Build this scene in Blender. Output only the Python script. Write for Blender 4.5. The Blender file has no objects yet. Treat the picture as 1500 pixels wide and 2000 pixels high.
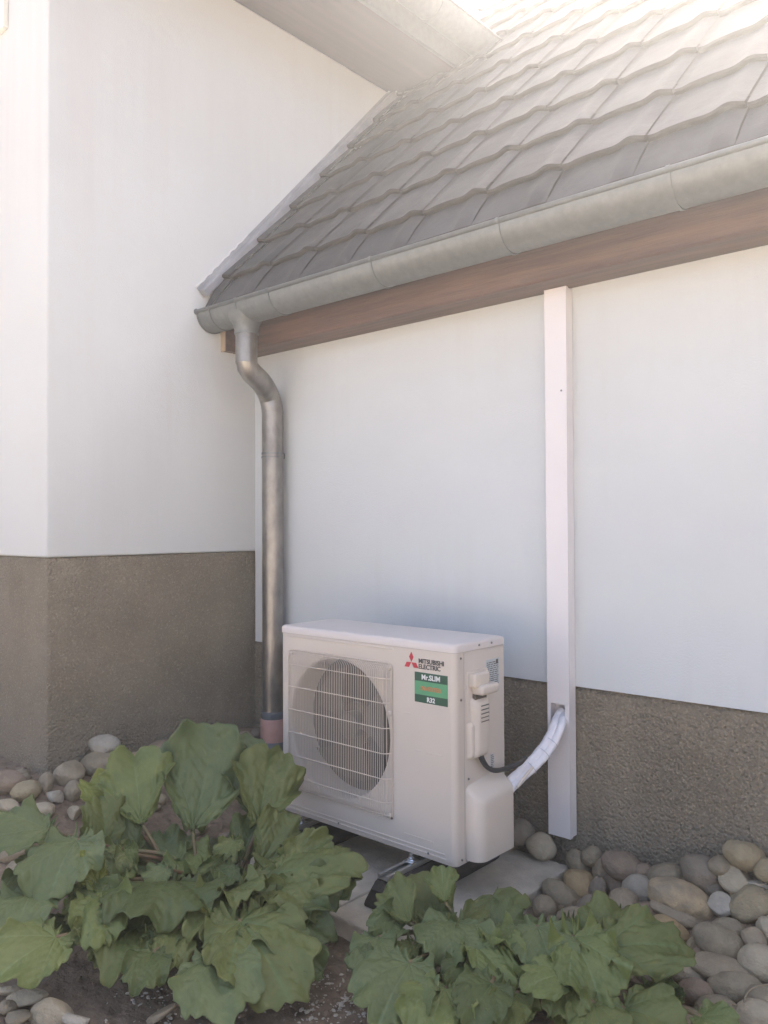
import bpy, bmesh, math, random
import numpy as np
from mathutils import Vector, Matrix
R_ = math.radians
random.seed(7)
SC = bpy.context.scene
COL = SC.collection

# ------------------------------------------------------------------ camera
F_PX, YAW, PITCH, ROLL = 1582.24, 0.725552, 0.018133, -0.004759
CAM = Vector((2.31502, -2.02652, 1.05725))
fw = Vector((-math.sin(YAW)*math.cos(PITCH), math.cos(YAW)*math.cos(PITCH), math.sin(PITCH)))
r0 = Vector((math.cos(YAW), math.sin(YAW), 0)); u0 = r0.cross(fw)
rt = math.cos(ROLL)*r0 + math.sin(ROLL)*u0
up = -math.sin(ROLL)*r0 + math.cos(ROLL)*u0
cd = bpy.data.cameras.new('camera'); cam = bpy.data.objects.new('camera', cd); COL.objects.link(cam)
M = Matrix((rt, up, -fw)).transposed().to_4x4(); M.translation = CAM
cam.matrix_world = M
cd.sensor_fit = 'HORIZONTAL'; cd.sensor_width = 36; cd.lens = 36*F_PX/1500
cd.clip_start = .05; cd.clip_end = 400
SC.camera = cam

# ------------------------------------------------------------------ light
SUN_AZ, SUN_EL = -6.0, 42.5
w = bpy.data.worlds.new('World'); SC.world = w; w.use_nodes = True
nt = w.node_tree; bg = nt.nodes['Background']
sky = nt.nodes.new('ShaderNodeTexSky'); sky.sky_type = 'NISHITA'; sky.sun_disc = False
sky.sun_elevation = R_(SUN_EL); sky.sun_rotation = R_(SUN_AZ); sky.dust_density = 6.0; sky.air_density = .65; sky.ozone_density = .3
nt.links.new(sky.outputs[0], bg.inputs[0]); bg.inputs[1].default_value = .15
sl = bpy.data.lights.new('sun', 'SUN'); sl.energy = 4.5; sl.angle = R_(.5); sl.color = (1, .945, .87)
so = bpy.data.objects.new('sun', sl); COL.objects.link(so)
sd = Vector((math.sin(R_(SUN_AZ))*math.cos(R_(SUN_EL)), math.cos(R_(SUN_AZ))*math.cos(R_(SUN_EL)), math.sin(R_(SUN_EL))))
so.rotation_euler = sd.to_track_quat('Z', 'Y').to_euler(); so.location = (0, 0, 12)
SC.view_settings.view_transform = 'Standard'; SC.view_settings.look = 'None'; SC.view_settings.gamma = 1
SC.view_settings.exposure = 2.12
SC.cycles.use_denoising = True
SC.cycles.volume_bounces = 1

# measured layout (metres): annex wall plane y = YW, house flank x = XC, house front y = YC
YW, XC, YC = .564, -.841, -.5006
SLOPE, Z0 = 1.0814, 2.447          # roof plane z = Z0 + SLOPE*(y-YW)
ZP2, ZP1, ZE = .4917, .9394, 3.659
RIDGE_Y = 2.70

def pray(px, py): return fw + rt*((px-750)/F_PX) - up*((py-1000)/F_PX)
def atd(px, py, d): return CAM + pray(px, py)*d
def aty(px, py, y):
    d = pray(px, py); return CAM + d*((y-CAM.y)/d.y)
def smooth(t): t = max(0, min(1, t)); return t*t*(3-2*t)
def hn(x, y): return .5*math.sin(x*7.1+1.3*math.sin(y*5.3))+.5*math.sin(y*8.7+1.7*math.sin(x*4.1+2))
def ground_z(x, y):
    z = -.175 - .02*smooth((-.2-y)/1.2)
    z += .245*smooth((-.12-x)/.72)*smooth((y+1.35)/.8)
    z += .10*smooth((x-.95)/.5)*smooth((y-.05)/.45)
    far = smooth((math.hypot(x-.5, y+.3)-3)/3)
    return z + .008*hn(x, y)*(1-far)
def atg(px, py, dz=0):
    d = pray(px, py); t = 1.2
    for _ in range(400):
        P = CAM + d*t
        if P.z < ground_z(P.x, P.y)+dz or t > 8: break
        t += .01
    return P, t

# ------------------------------------------------------------------ materials
MATS = {}
def mat(name, col, rough=.6, metal=0, var=0, vscale=8, bump=0, bscale=60, col2=None, bump2=0, b2scale=8, spec=.5, detail=6, stretch=None):
    m = bpy.data.materials.new(name); m.use_nodes = True; MATS[name] = m
    n = m.node_tree.nodes; l = m.node_tree.links; b = n['Principled BSDF']
    b.inputs['Base Color'].default_value = (*col, 1); b.inputs['Roughness'].default_value = rough
    b.inputs['Metallic'].default_value = metal; b.inputs['Specular IOR Level'].default_value = spec
    tc = n.new('ShaderNodeTexCoord'); src = tc.outputs['Object']
    if stretch:
        mp = n.new('ShaderNodeMapping'); mp.inputs['Scale'].default_value = stretch; l.new(src, mp.inputs[0]); src = mp.outputs[0]
    if var or col2:
        t = n.new('ShaderNodeTexNoise'); t.inputs['Scale'].default_value = vscale; t.inputs['Detail'].default_value = detail; t.inputs['Roughness'].default_value = .6
        l.new(src, t.inputs[0])
        rp = n.new('ShaderNodeValToRGB'); rp.color_ramp.elements[0].position = .32; rp.color_ramp.elements[1].position = .68
        c2 = col2 or tuple(c*(1+var) for c in col)
        rp.color_ramp.elements[0].color = (*(col if col2 else tuple(c*(1-var) for c in col)), 1); rp.color_ramp.elements[1].color = (*c2, 1)
        l.new(t.outputs['Fac'], rp.inputs[0]); l.new(rp.outputs[0], b.inputs['Base Color'])
    last = None
    for s, sc_, dist in ((bump, bscale, .006), (bump2, b2scale, .02)):
        if s:
            t = n.new('ShaderNodeTexNoise'); t.inputs['Scale'].default_value = sc_; t.inputs['Detail'].default_value = 5
            l.new(src, t.inputs[0]); bp = n.new('ShaderNodeBump'); bp.inputs['Strength'].default_value = s; bp.inputs['Distance'].default_value = dist
            l.new(t.outputs['Fac'], bp.inputs['Height'])
            if last: l.new(last, bp.inputs['Normal'])
            last = bp.outputs[0]
    if last: l.new(last, b.inputs['Normal'])
    return m

RENDER = mat('white_render', (.655, .668, .65), .85, var=.025, vscale=1.7, bump=.25, bscale=170, bump2=.25, b2scale=5)
RENDER2 = mat('white_render_annex', (.66, .685, .68), .85, var=.03, vscale=1.4, bump=.25, bscale=170, bump2=.25, b2scale=5)
def streak(m, amt, col):
    n = m.node_tree.nodes; l = m.node_tree.links; b = n['Principled BSDF']; src = b.inputs['Base Color'].links[0].from_socket
    tc = n.new('ShaderNodeTexCoord'); mp = n.new('ShaderNodeMapping'); mp.inputs['Scale'].default_value = (9, 9, .35); l.new(tc.outputs['Object'], mp.inputs[0])
    t = n.new('ShaderNodeTexNoise'); t.inputs['Scale'].default_value = 1; t.inputs['Detail'].default_value = 7; t.inputs['Roughness'].default_value = .7; l.new(mp.outputs[0], t.inputs[0])
    t2 = n.new('ShaderNodeTexNoise'); t2.inputs['Scale'].default_value = 1.1; t2.inputs['Detail'].default_value = 4; l.new(tc.outputs['Object'], t2.inputs[0])
    mu = n.new('ShaderNodeMath'); mu.operation = 'MULTIPLY'; l.new(t.outputs['Fac'], mu.inputs[0]); l.new(t2.outputs['Fac'], mu.inputs[1])
    rp = n.new('ShaderNodeValToRGB'); rp.color_ramp.elements[0].position = .24; rp.color_ramp.elements[1].position = .42
    rp.color_ramp.elements[0].color = (0, 0, 0, 1); rp.color_ramp.elements[1].color = (amt, amt, amt, 1); l.new(mu.outputs[0], rp.inputs[0])
    mx = n.new('ShaderNodeMixRGB'); l.new(rp.outputs[0], mx.inputs[0]); l.new(src, mx.inputs[1]); mx.inputs[2].default_value = (*col, 1); l.new(mx.outputs[0], b.inputs['Base Color'])
streak(RENDER, .35, (.60, .575, .54)); streak(RENDER2, .35, (.58, .57, .54))
# roughcast plinth: coarse pebbly relief and weathering
def plinth_mat():
    m = mat('roughcast', (.175, .145, .105), .95)
    n = m.node_tree.nodes; l = m.node_tree.links; b = n['Principled BSDF']
    tc = n.new('ShaderNodeTexCoord')
    t = n.new('ShaderNodeTexNoise'); t.inputs['Scale'].default_value = 2.2; t.inputs['Detail'].default_value = 7; t.inputs['Roughness'].default_value = .65; l.new(tc.outputs['Object'], t.inputs[0])
    r = n.new('ShaderNodeValToRGB'); r.color_ramp.elements[0].position = .3; r.color_ramp.elements[1].position = .72
    r.color_ramp.elements[0].color = (.255, .213, .152, 1); r.color_ramp.elements[1].color = (.365, .31, .228, 1); l.new(t.outputs['Fac'], r.inputs[0])
    f = n.new('ShaderNodeTexNoise'); f.inputs['Scale'].default_value = 130; f.inputs['Detail'].default_value = 3; l.new(tc.outputs['Object'], f.inputs[0])
    r2 = n.new('ShaderNodeValToRGB'); r2.color_ramp.elements[0].position = .56; r2.color_ramp.elements[1].position = .66
    r2.color_ramp.elements[0].color = (0, 0, 0, 1); r2.color_ramp.elements[1].color = (.5, .5, .5, 1); l.new(f.outputs['Fac'], r2.inputs[0])
    mx = n.new('ShaderNodeMixRGB'); l.new(r2.outputs[0], mx.inputs[0]); l.new(r.outputs[0], mx.inputs[1]); mx.inputs[2].default_value = (.52, .44, .32, 1)
    l.new(mx.outputs[0], b.inputs['Base Color'])
    v = n.new('ShaderNodeTexVoronoi'); v.inputs['Scale'].default_value = 105; v.feature = 'SMOOTH_F1'; v.inputs['Smoothness'].default_value = .6; l.new(tc.outputs['Object'], v.inputs['Vector'])
    b1 = n.new('ShaderNodeBump'); b1.invert = True; b1.inputs['Strength'].default_value = 1; b1.inputs['Distance'].default_value = .012; l.new(v.outputs['Distance'], b1.inputs['Height'])
    g = n.new('ShaderNodeTexNoise'); g.inputs['Scale'].default_value = 62; g.inputs['Detail'].default_value = 8; g.inputs['Roughness'].default_value = .7; l.new(tc.outputs['Object'], g.inputs[0])
    b2 = n.new('ShaderNodeBump'); b2.inputs['Strength'].default_value = .9; b2.inputs['Distance'].default_value = .014; l.new(g.outputs['Fac'], b2.inputs['Height']); l.new(b1.outputs[0], b2.inputs['Normal'])
    l.new(b2.outputs[0], b.inputs['Normal'])
    return m
ROUGH = plinth_mat(); streak(ROUGH, .5, (.44, .37, .27))
TILE = mat('concrete_tile', (.036, .035, .037), .75, var=.16, vscale=4.0, bump=.35, bscale=240, col2=(.075, .071, .073), bump2=.2, b2scale=18)
ZINC = mat('zinc', (.185, .195, .19), .5, .5, vscale=30, bump=.12, bscale=35, col2=(.235, .245, .235), detail=9)
ZINCPIPE = mat('galvanised_pipe', (.22, .21, .195), .36, .8, vscale=16, bump=.25, bscale=22, col2=(.38, .355, .32), stretch=(1, 1, .6))
LEAD = mat('lead_flashing', (.30, .30, .31), .55, .3, vscale=9, bump=.1, bscale=40, col2=(.40, .40, .41))
WOOD = mat('stained_wood', (.085, .042, .027), .55, vscale=5, bump=.3, bscale=40, col2=(.18, .098, .066), stretch=(.35, 6, 6), detail=8)
WOOD2 = mat('stained_soffit', (.065, .036, .032), .6, vscale=5, bump=.2, bscale=40, col2=(.10, .060, .053), stretch=(6, .35, 6), detail=8)
PALEWOOD = mat('pale_wood', (.42, .30, .2), .7, vscale=12, col2=(.5, .37, .25))
CASE = mat('cream_enamel', (.63, .56, .485), .38, var=.02, vscale=3, bump=.05, bscale=350)
CASE2 = mat('cream_plastic', (.66, .585, .50), .42, var=.02, vscale=3, bump=.05, bscale=300)
LIDM = mat('lid_enamel', (.66, .60, .56), .3, var=.03, vscale=5)
SEAM = mat('seam_shadow_gap', (.10, .09, .08), .8)
DARKIN = mat('dark_interior', (.055, .05, .046), .7)
FANM = mat('grey_fan_plastic', (.095, .080, .062), .5)
WIRE = mat('cream_wire', (.62, .545, .46), .45)
SCREW = mat('screw_steel', (.25, .24, .23), .35, .9)
BRIGHT = mat('bright_zinc_steel', (.75, .77, .8), .22, 1)
RUBBER = mat('black_rubber', (.035, .032, .030), .8, var=.2, vscale=60, bump=.4, bscale=200)
ALU = mat('aluminium_channel', (.5, .5, .48), .4, .9)
RED = mat('red_print', (.52, .03, .05), .5)
INK = mat('dark_ink', (.07, .065, .065), .5)
DKGREEN = mat('dark_green_print', (.02, .085, .05), .4)
LTGREEN = mat('light_green_print', (.10, .34, .17), .4)
WHITEINK = mat('white_print', (.75, .76, .74), .4)
ORANGE = mat('orange_print', (.55, .18, .07), .4)
LABELM = mat('grey_label_paper', (.50, .53, .54), .5)
DUCT = mat('white_pvc', (.82, .78, .77), .4, var=.015, vscale=2)
INSUL = mat('white_insulation', (.84, .82, .84), .6, var=.04, vscale=30, bump=.35, bscale=60)
TAPE = mat('grey_tape', (.55, .56, .60), .5)
CABLE = mat('black_cable', (.045, .042, .04), .5)
PINK = mat('pink_clay_pipe', (.42, .24, .20), .6, vscale=14, col2=(.52, .31, .27))
DARKPIPE = mat('dark_grey_collar', (.12, .13, .14), .6)
CONC = mat('grey_concrete', (.42, .375, .30), .9, vscale=14, bump=.6, bscale=120, col2=(.58, .52, .42), bump2=.3, b2scale=14)
VENTM = mat('vent_white', (.8, .8, .74), .45)
SOIL = mat('soil', (.15, .108, .072), .95, vscale=16, bump=.9, bscale=70, col2=(.28, .21, .145), bump2=1, b2scale=16, detail=10)
TWIG = mat('dry_straw', (.30, .24, .15), .8)
CHIP = mat('pale_chips', (.38, .34, .27), .9, vscale=30, col2=(.55, .5, .42))

def leafmat(name, c1, c2, vein, trans):
    m = bpy.data.materials.new(name); m.use_nodes = True
    n = m.node_tree.nodes; l = m.node_tree.links; b = n['Principled BSDF']; out = n['Material Output']
    tc = n.new('ShaderNodeTexCoord'); t = n.new('ShaderNodeTexNoise'); t.inputs['Scale'].default_value = 14; t.inputs['Detail'].default_value = 6
    l.new(tc.outputs['Object'], t.inputs[0]); r = n.new('ShaderNodeValToRGB'); r.color_ramp.elements[0].position = .3; r.color_ramp.elements[1].position = .7
    r.color_ramp.elements[0].color = (*c1, 1); r.color_ramp.elements[1].color = (*c2, 1); l.new(t.outputs['Fac'], r.inputs[0])
    a = n.new('ShaderNodeAttribute'); a.attribute_name = 'vein'
    mx = n.new('ShaderNodeMixRGB'); l.new(a.outputs['Fac'], mx.inputs[0]); l.new(r.outputs[0], mx.inputs[1]); mx.inputs[2].default_value = (*vein, 1)
    l.new(mx.outputs[0], b.inputs['Base Color']); b.inputs['Roughness'].default_value = .47; b.inputs['Specular IOR Level'].default_value = .45
    v = n.new('ShaderNodeTexVoronoi'); v.inputs['Scale'].default_value = 75; l.new(tc.outputs['Object'], v.inputs['Vector'])
    bp = n.new('ShaderNodeBump'); bp.inputs['Strength'].default_value = .35; bp.inputs['Distance'].default_value = .004; l.new(v.outputs['Distance'], bp.inputs['Height']); bp.invert = True
    l.new(bp.outputs[0], b.inputs['Normal'])
    tr = n.new('ShaderNodeBsdfTranslucent'); tr.inputs[0].default_value = (*trans, 1)
    ms = n.new('ShaderNodeMixShader'); ms.inputs[0].default_value = .28; l.new(b.outputs[0], ms.inputs[1]); l.new(tr.outputs[0], ms.inputs[2]); l.new(ms.outputs[0], out.inputs[0])
    return m
LEAF = {'g': leafmat('leaf_green', (.135, .155, .046), (.20, .215, .066), (.17, .24, .09), (.10, .2, .03)),
        'b': leafmat('leaf_bluegreen', (.130, .165, .064), (.19, .225, .088), (.21, .26, .12), (.12, .2, .05)),
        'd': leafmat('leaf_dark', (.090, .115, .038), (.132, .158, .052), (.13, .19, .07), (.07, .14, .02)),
        'y': leafmat('leaf_yellow', (.19, .22, .045), (.28, .30, .07), (.34, .36, .12), (.25, .28, .04)),
        'l': leafmat('leaf_light', (.155, .19, .056), (.23, .26, .082), (.25, .31, .13), (.16, .25, .05))}
STALK = mat('stalk_red_green', (.20, .10, .06), .5, vscale=20, col2=(.14, .17, .06))
def stonemat(name, c, c2):
    k = 1.0 if name == 'white' else 1.35; gq, bq = (.92, .74) if name in ('grey', 'purple', 'mottled', 'pink') else (.95, .83)
    c = (c[0]*k, c[1]*gq*k, c[2]*bq*k); c2 = (c2[0]*k, c2[1]*gq*k, c2[2]*bq*k)
    return mat('stone_'+name, c, .85, vscale=13, col2=c2, bump=.6, bscale=160, bump2=.5, b2scale=30, detail=12)
ST = {'grey': stonemat('grey', (.165, .15, .125), (.245, .22, .185)), 'tan': stonemat('tan', (.20, .17, .13), (.28, .24, .19)),
      'yellow': stonemat('yellow', (.25, .195, .12), (.34, .26, .16)), 'purple': stonemat('purple', (.14, .125, .115), (.20, .18, .165)),
      'white': stonemat('white', (.33, .31, .28), (.46, .43, .39)), 'brown': stonemat('brown', (.16, .125, .10), (.23, .185, .15)),
      'pale': stonemat('pale', (.25, .22, .175), (.35, .315, .255)), 'mottled': stonemat('mottled', (.19, .17, .15), (.42, .34, .24)),
      'olive': stonemat('olive', (.20, .172, .12), (.28, .24, .17)), 'pink': stonemat('pink', (.24, .20, .18), (.31, .265, .24))}

# ------------------------------------------------------------------ helpers
def me_obj(name, verts, faces, m, parent=None, smooth_=False, kind=None):
    me = bpy.data.meshes.new(name); me.from_pydata([tuple(v) for v in verts], [], faces); me.update()
    if smooth_: me.polygons.foreach_set('use_smooth', [True]*len(me.polygons))
    me.materials.append(m); o = bpy.data.objects.new(name, me); COL.objects.link(o)
    if parent: o.parent = parent
    if kind: o['kind'] = kind
    return o
def bm_obj(name, bm, m, parent=None, smooth_=False, kind=None, auto=None):
    bmesh.ops.recalc_face_normals(bm, faces=bm.faces)
    me = bpy.data.meshes.new(name); bm.to_mesh(me); bm.free()
    if smooth_ or auto: me.polygons.foreach_set('use_smooth', [True]*len(me.polygons))
    if auto: me.set_sharp_from_angle(angle=R_(auto))
    for x in (m if isinstance(m, (list, tuple)) else [m]): me.materials.append(x)
    o = bpy.data.objects.new(name, me); COL.objects.link(o)
    if parent: o.parent = parent
    if kind: o['kind'] = kind
    return o
def tag(o, label, cat, group=None):
    o['label'] = label; o['category'] = cat
    if group: o['group'] = group
    return o
def empty(name, loc, label, cat, group=None):
    o = bpy.data.objects.new(name, None); COL.objects.link(o); o.location = loc; o.empty_display_size = .05
    return tag(o, label, cat, group)
def part(o, parent):
    """keep world placement while parenting under a moved empty (empties here are only translated)"""
    o.parent = parent; o.location = o.location - parent.location; return o
def box(bm, x0, x1, y0, y1, z0, z1, bev=0, seg=2):
    r = bmesh.ops.create_cube(bm, size=1); vs = r['verts']
    for v in vs: v.co = Vector(((x0+x1)/2+v.co.x*(x1-x0), (y0+y1)/2+v.co.y*(y1-y0), (z0+z1)/2+v.co.z*(z1-z0)))
    if bev:
        es = list({e for v in vs for e in v.link_edges})
        bmesh.ops.bevel(bm, geom=es, offset=bev, segments=seg, affect='EDGES', profile=.5)
def loopprism(bm, pts, axis, a, b, caps=True):
    """pts 2D closed loop extruded on axis ('x','y','z') between a and b"""
    def P(u, v, t): return {'x': (t, u, v), 'y': (u, t, v), 'z': (u, v, t)}[axis]
    A = [bm.verts.new(P(u, v, a)) for u, v in pts]; B = [bm.verts.new(P(u, v, b)) for u, v in pts]
    n = len(pts)
    for i in range(n): bm.faces.new((A[i], A[(i+1) % n], B[(i+1) % n], B[i]))
    if caps: bm.faces.new(A); bm.faces.new(B)
def tube(bm, pts, rad, n=16, cap=True):
    pts = [Vector(p) for p in pts]; rings = []
    prev = None
    for i, p in enumerate(pts):
        t = (pts[min(i+1, len(pts)-1)]-pts[max(i-1, 0)]).normalized()
        if prev is None: a = t.orthogonal().normalized()
        else: a = (prev-t*prev.dot(t)).normalized()
        prev = a; b = t.cross(a); r = rad[i] if isinstance(rad, (list, tuple)) else rad
        rings.append([bm.verts.new(p+a*math.cos(2*math.pi*k/n)*r+b*math.sin(2*math.pi*k/n)*r) for k in range(n)])
    for A, B in zip(rings, rings[1:]):
        for k in range(n): bm.faces.new((A[k], A[(k+1) % n], B[(k+1) % n], B[k]))
    if cap: bm.faces.new(rings[0][::-1]); bm.faces.new(rings[-1])
def cyl(bm, c, axis, r, h, n=16):
    c = Vector(c); a = Vector(axis).normalized(); tube(bm, [c, c+a*h], r, n)
def spline(pts, n=10):
    pts = [Vector(p) for p in pts]; P = [pts[0]*2-pts[1]]+pts+[pts[-1]*2-pts[-2]]; out = []
    for i in range(1, len(P)-2):
        a, b, c, d = P[i-1:i+3]
        for k in range(n):
            t = k/n; out.append(.5*((2*b)+(c-a)*t+(2*a-5*b+4*c-d)*t*t+(3*b-a-3*c+d)*t**3))
    return out+[pts[-1]]
def text(name, s, size, loc, mx, m, parent, bold=0, sx=1, align='LEFT'):
    cu = bpy.data.curves.new(name, 'FONT'); cu.body = s; cu.size = size; cu.extrude = .0004; cu.offset = bold; cu.align_x = align; cu.resolution_u = 3
    o = bpy.data.objects.new(name+'_tmp', cu); COL.objects.link(o)
    me = bpy.data.meshes.new_from_object(o); bpy.data.objects.remove(o); bpy.data.curves.remove(cu)
    me.transform(Matrix.Translation(loc) @ mx @ Matrix.Diagonal((sx, 1, 1, 1))); me.materials.clear(); me.materials.append(m)
    o = bpy.data.objects.new(name, me); COL.objects.link(o); o.parent = parent; return o

# ------------------------------------------------------------------ ground
def axis_steps(lo, hi, fine_lo, fine_hi, fine):
    a = [fine_lo]
    while a[-1] < fine_hi: a.append(a[-1]+fine)
    s = fine
    while a[-1] < hi: s *= 1.35; a.append(a[-1]+s)
    s = fine; b = []
    x = fine_lo
    while x > lo: s *= 1.35; x -= s; b.append(x)
    return b[::-1]+a
gx = axis_steps(-120, 120, -1.6, 2.2, .022); gy = axis_steps(-120, 120, -1.6, .6, .022)
rnd = np.random.RandomState(3)
gv = []
for y in gy:
    for x in gx:
        near = 1 if (-1.7 < x < 2.4 and -1.7 < y < .7) else 0
        gv.append((x, y, ground_z(x, y)+near*rnd.uniform(-.0045, .0045)))
nx = len(gx)
gf = [(j*nx+i, j*nx+i+1, (j+1)*nx+i+1, (j+1)*nx+i) for j in range(len(gy)-1) for i in range(nx-1)]
g = me_obj('ground', gv, gf, SOIL, kind='structure', smooth_=True)
# unseen sunlit paving added behind the camera to bounce warm fill light
bm = bmesh.new(); box(bm, -14, 18, -22, -2.7, -.3, -.150)
mat('bounce_paving', (.5, .43, .34), .9, vscale=4, col2=(.6, .52, .42))
bm_obj('path', bm, MATS['bounce_paving'], kind='structure')

# ------------------------------------------------------------------ main house (left)
house = empty('house', (XC, YC, 0), 'tall white rendered house with brown roughcast base, on the left', 'house')
def hp(name, bm, m, **k):
    return part(bm_obj(name, bm, m, **k), house)
bm = bmesh.new(); box(bm, -7, XC, YC, 7, ZP1, ZE-.006, .010, 3); hp('wall', bm, RENDER, auto=40)
bm = bmesh.new(); box(bm, -6.99, XC-.010, YC+.010, 6.99, -.5, ZP1-.0015, .008, 3); hp('plinth', bm, ROUGH, auto=40)
bm = bmesh.new(); box(bm, XC-.30, XC+.45, YC-.30, 5.0, ZE, ZE+.025); hp('soffit_board', bm, WOOD2)
bm = bmesh.new(); box(bm, XC+.453, XC+.475, YC-.30, 5.0, ZE-.012, ZE+.17); hp('fascia', bm, ZINC)
bm = bmesh.new()
ex, ez = XC+.56, ZE+.205
pts = [(ex, ez), (ex-3.2, ez+3.2), (ex-6.4, ez), (ex-6.4, ez-.05), (ex-3.2, ez+3.15), (ex-.03, ez-.03)]
loopprism(bm, pts, 'y', YC-.4, 6.5); hp('roof', bm, TILE)
bm = bmesh.new()
loopprism(bm, [(XC-.01, ZE), (XC-.01, ZE+.35), (XC-2.6, ZE+2.75), (XC-5.2, ZE+.35), (XC-5.2, ZE)], 'y', YC+.01, 6.4); hp('gable', bm, RENDER)

# upper gutter on the house eave: half-round, hangs beside the fascia, runs out over the annex roof
def half_gutter(bm, c, r, axis, a, b, bead_side, th=.0025, bead=.009, seg=18):
    """c=(u,v) centre in the plane across the axis; opening upward; bead on the bead_side (+1/-1) rim"""
    out = [(c[0]+r*math.cos(t), c[1]+r*math.sin(t)) for t in [math.pi+math.pi*k/seg for k in range(seg+1)]]
    inn = [(c[0]+(r-th)*math.cos(t), c[1]+(r-th)*math.sin(t)) for t in [math.pi+math.pi*k/seg for k in range(seg+1)]]
    loopprism(bm, out+inn[::-1], axis, a, b)
def bead_tube(bm, c, r, axis, a, b, side, br=.009):
    p = {'x': lambda t: (t, c[0]+side*r, c[1]+.004), 'y': lambda t: (c[0]+side*r, t, c[1]+.004)}[axis]
    tube(bm, [p(a), p(b)], br, 12)
    bmesh.ops.create_uvsphere(bm, u_segments=12, v_segments=8, radius=br*1.5, matrix=Matrix.Translation(p(a)))
ug = empty('roof_gutter', (XC+.6, YC, ZE+.13), 'grey half round gutter under the upper eave of the tall house', 'gutter')
GC = (XC+.475+.095, ZE+.135); GR = .088
bm = bmesh.new(); half_gutter(bm, GC, GR, 'y', YC-.35, 1.80, 1); part(bm_obj('trough', bm, ZINC, auto=50), ug)
bm = bmesh.new(); bead_tube(bm, GC, GR, 'y', YC-.35, 1.80, 1, .010); part(bm_obj('bead', bm, ZINC, smooth_=True), ug)
bm = bmesh.new()
loopprism(bm, [(GC[0]+(GR+.003)*math.cos(t), GC[1]+(GR+.003)*math.sin(t)) for t in [math.pi+math.pi*k/18 for k in range(19)]], 'y', 1.80, 1.806)
part(bm_obj('end_cap', bm, ZINC), ug)
for yy in (1.27, .55):
    bm = bmesh.new(); half_gutter(bm, GC, GR+.004, 'y', yy, yy+.022, 1, .004); part(bm_obj('joint_band', bm, ZINC, auto=50), ug)

# ------------------------------------------------------------------ annex (right)
annex = empty('annex', (.8, YW, 0), 'low white annex with brown roughcast base and grey tiled roof', 'annex')
def ap(name, bm, m, **k): return part(bm_obj(name, bm, m, **k), annex)
X1 = 7.0
bm = bmesh.new(); box(bm, XC+.0015, X1, YW, YW+.25, ZP2, 2.16); ap('wall', bm, RENDER2)
# plinth with a slightly ragged upper edge
bm = bmesh.new(); N = 420; xs = [XC-.012+(X1-XC-.01)*i/N for i in range(N+1)]
fr = []; 
for i, x in enumerate(xs):
    z = ZP2-.003+random.uniform(-.004, .002)
    fr.append((bm.verts.new((x, YW+.008, -.5)), bm.verts.new((x, YW+.008, z-.012)), bm.verts.new((x, YW+.020, z)), bm.verts.new((x, YW+.24, z)), bm.verts.new((x, YW+.24, -.5))))
for A, B in zip(fr, fr[1:]):
    for k in range(4): bm.faces.new((A[k], A[k+1], B[k+1], B[k]))
ap('plinth', bm, ROUGH)
# eave beam: upper board proud of a lower rounded one
bm = bmesh.new()
loopprism(bm, [(.420, 1.910), (.420, 2.09), (.562, 2.15), (.562, 1.902), (.428, 1.902)], 'x', XC+.002, X1); ap('eave_beam', bm, WOOD)
bm = bmesh.new(); box(bm, XC+.002, XC+.034, .362, .419, 1.902, 2.05, .002); rt_ = ap('rafter_tail', bm, WOOD)
bm = bmesh.new(); box(bm, XC+.001, XC+.030, .355, .3615, 1.900, 2.0, .001); ap('end_block', bm, PALEWOOD)
# roof tiles
def tile_profile(u):     # u 0..1 across one tile: flat pan then a roll at the right side
    return .017*math.exp(-((u-.84)/.14)**2) + .005*math.exp(-((u-.42)/.26)**2) - .003*math.exp(-((u-.08)/.07)**2)
TW, TC, TT = .2925, .3150, .027
cs, sn = 1/math.hypot(1, SLOPE), SLOPE/math.hypot(1, SLOPE)
def rp(x, s, h):  # s metres up the slope from y=.369 line, h above the plane
    return (x, .360+s*cs-h*sn, Z0+SLOPE*(.360-YW)+s*sn+h*cs)
bm = bmesh.new()
rows = int((RIDGE_Y-.36)/cs/TC)+2
x_end = XC+.030
for r in range(-1, rows):
    s0 = r*TC; s1 = s0+TC*1.06
    if r == -1: s0 = -.182
    s1 = min(s1, (RIDGE_Y-.36)/cs); hb = -.030 if r == -1 else 0
    for c in range(-1, int((X1-XC)/TW)+1):
        xa = XC+.085+c*TW
        K = 26; jl = random.uniform(-.002, .002); jh = random.uniform(-.0012, .0018); js = random.uniform(-.004, .004)
        rows_v = []
        for k in range(K+1):
            u = k/K; x = xa+u*(TW-.004)
            if x < x_end: x = x_end
            h = tile_profile(u)
            hn_ = h+hb if r >= 0 else h*.15-.032
            sl_ = s0+jl+js*(u-.5)
            ch = rp(x, sl_, h+TT*.2-.012+jh)     # bottom of the nose
            rows_v.append([bm.verts.new(p) for p in (rp(x, sl_+.10, hn_-.004), rp(x, sl_+.030, hn_+TT-.024+jh), rp(x, sl_+.003, hn_+TT-.023+jh), rp(x, sl_, hn_+TT-.010+jh), rp(x, sl_+.007, hn_+TT-.003+jh), rp(x, (sl_+s1)/2, h+hb*.5+TT*.5+jh*.5), rp(x, s1, h))])
        if xa+TW < x_end: 
            continue
        for A, B in zip(rows_v, rows_v[1:]):
            if (A[0].co-B[0].co).length < 1e-5: continue
            for k in range(6):
                f_ = bm.faces.new((A[k], B[k], B[k+1], A[k+1]))
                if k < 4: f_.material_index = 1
for v in [v for v in bm.verts if not v.link_faces]: bm.verts.remove(v)
mat('tile_nose_shade', (.018, .014, .012), .9, vscale=7, col2=(.045, .034, .028), bump=.4, bscale=180)  # shade on the tile front edges, painted in as a darker colour
ap('roof_tiles', bm, [TILE, MATS['tile_nose_shade']], auto=35)
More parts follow.
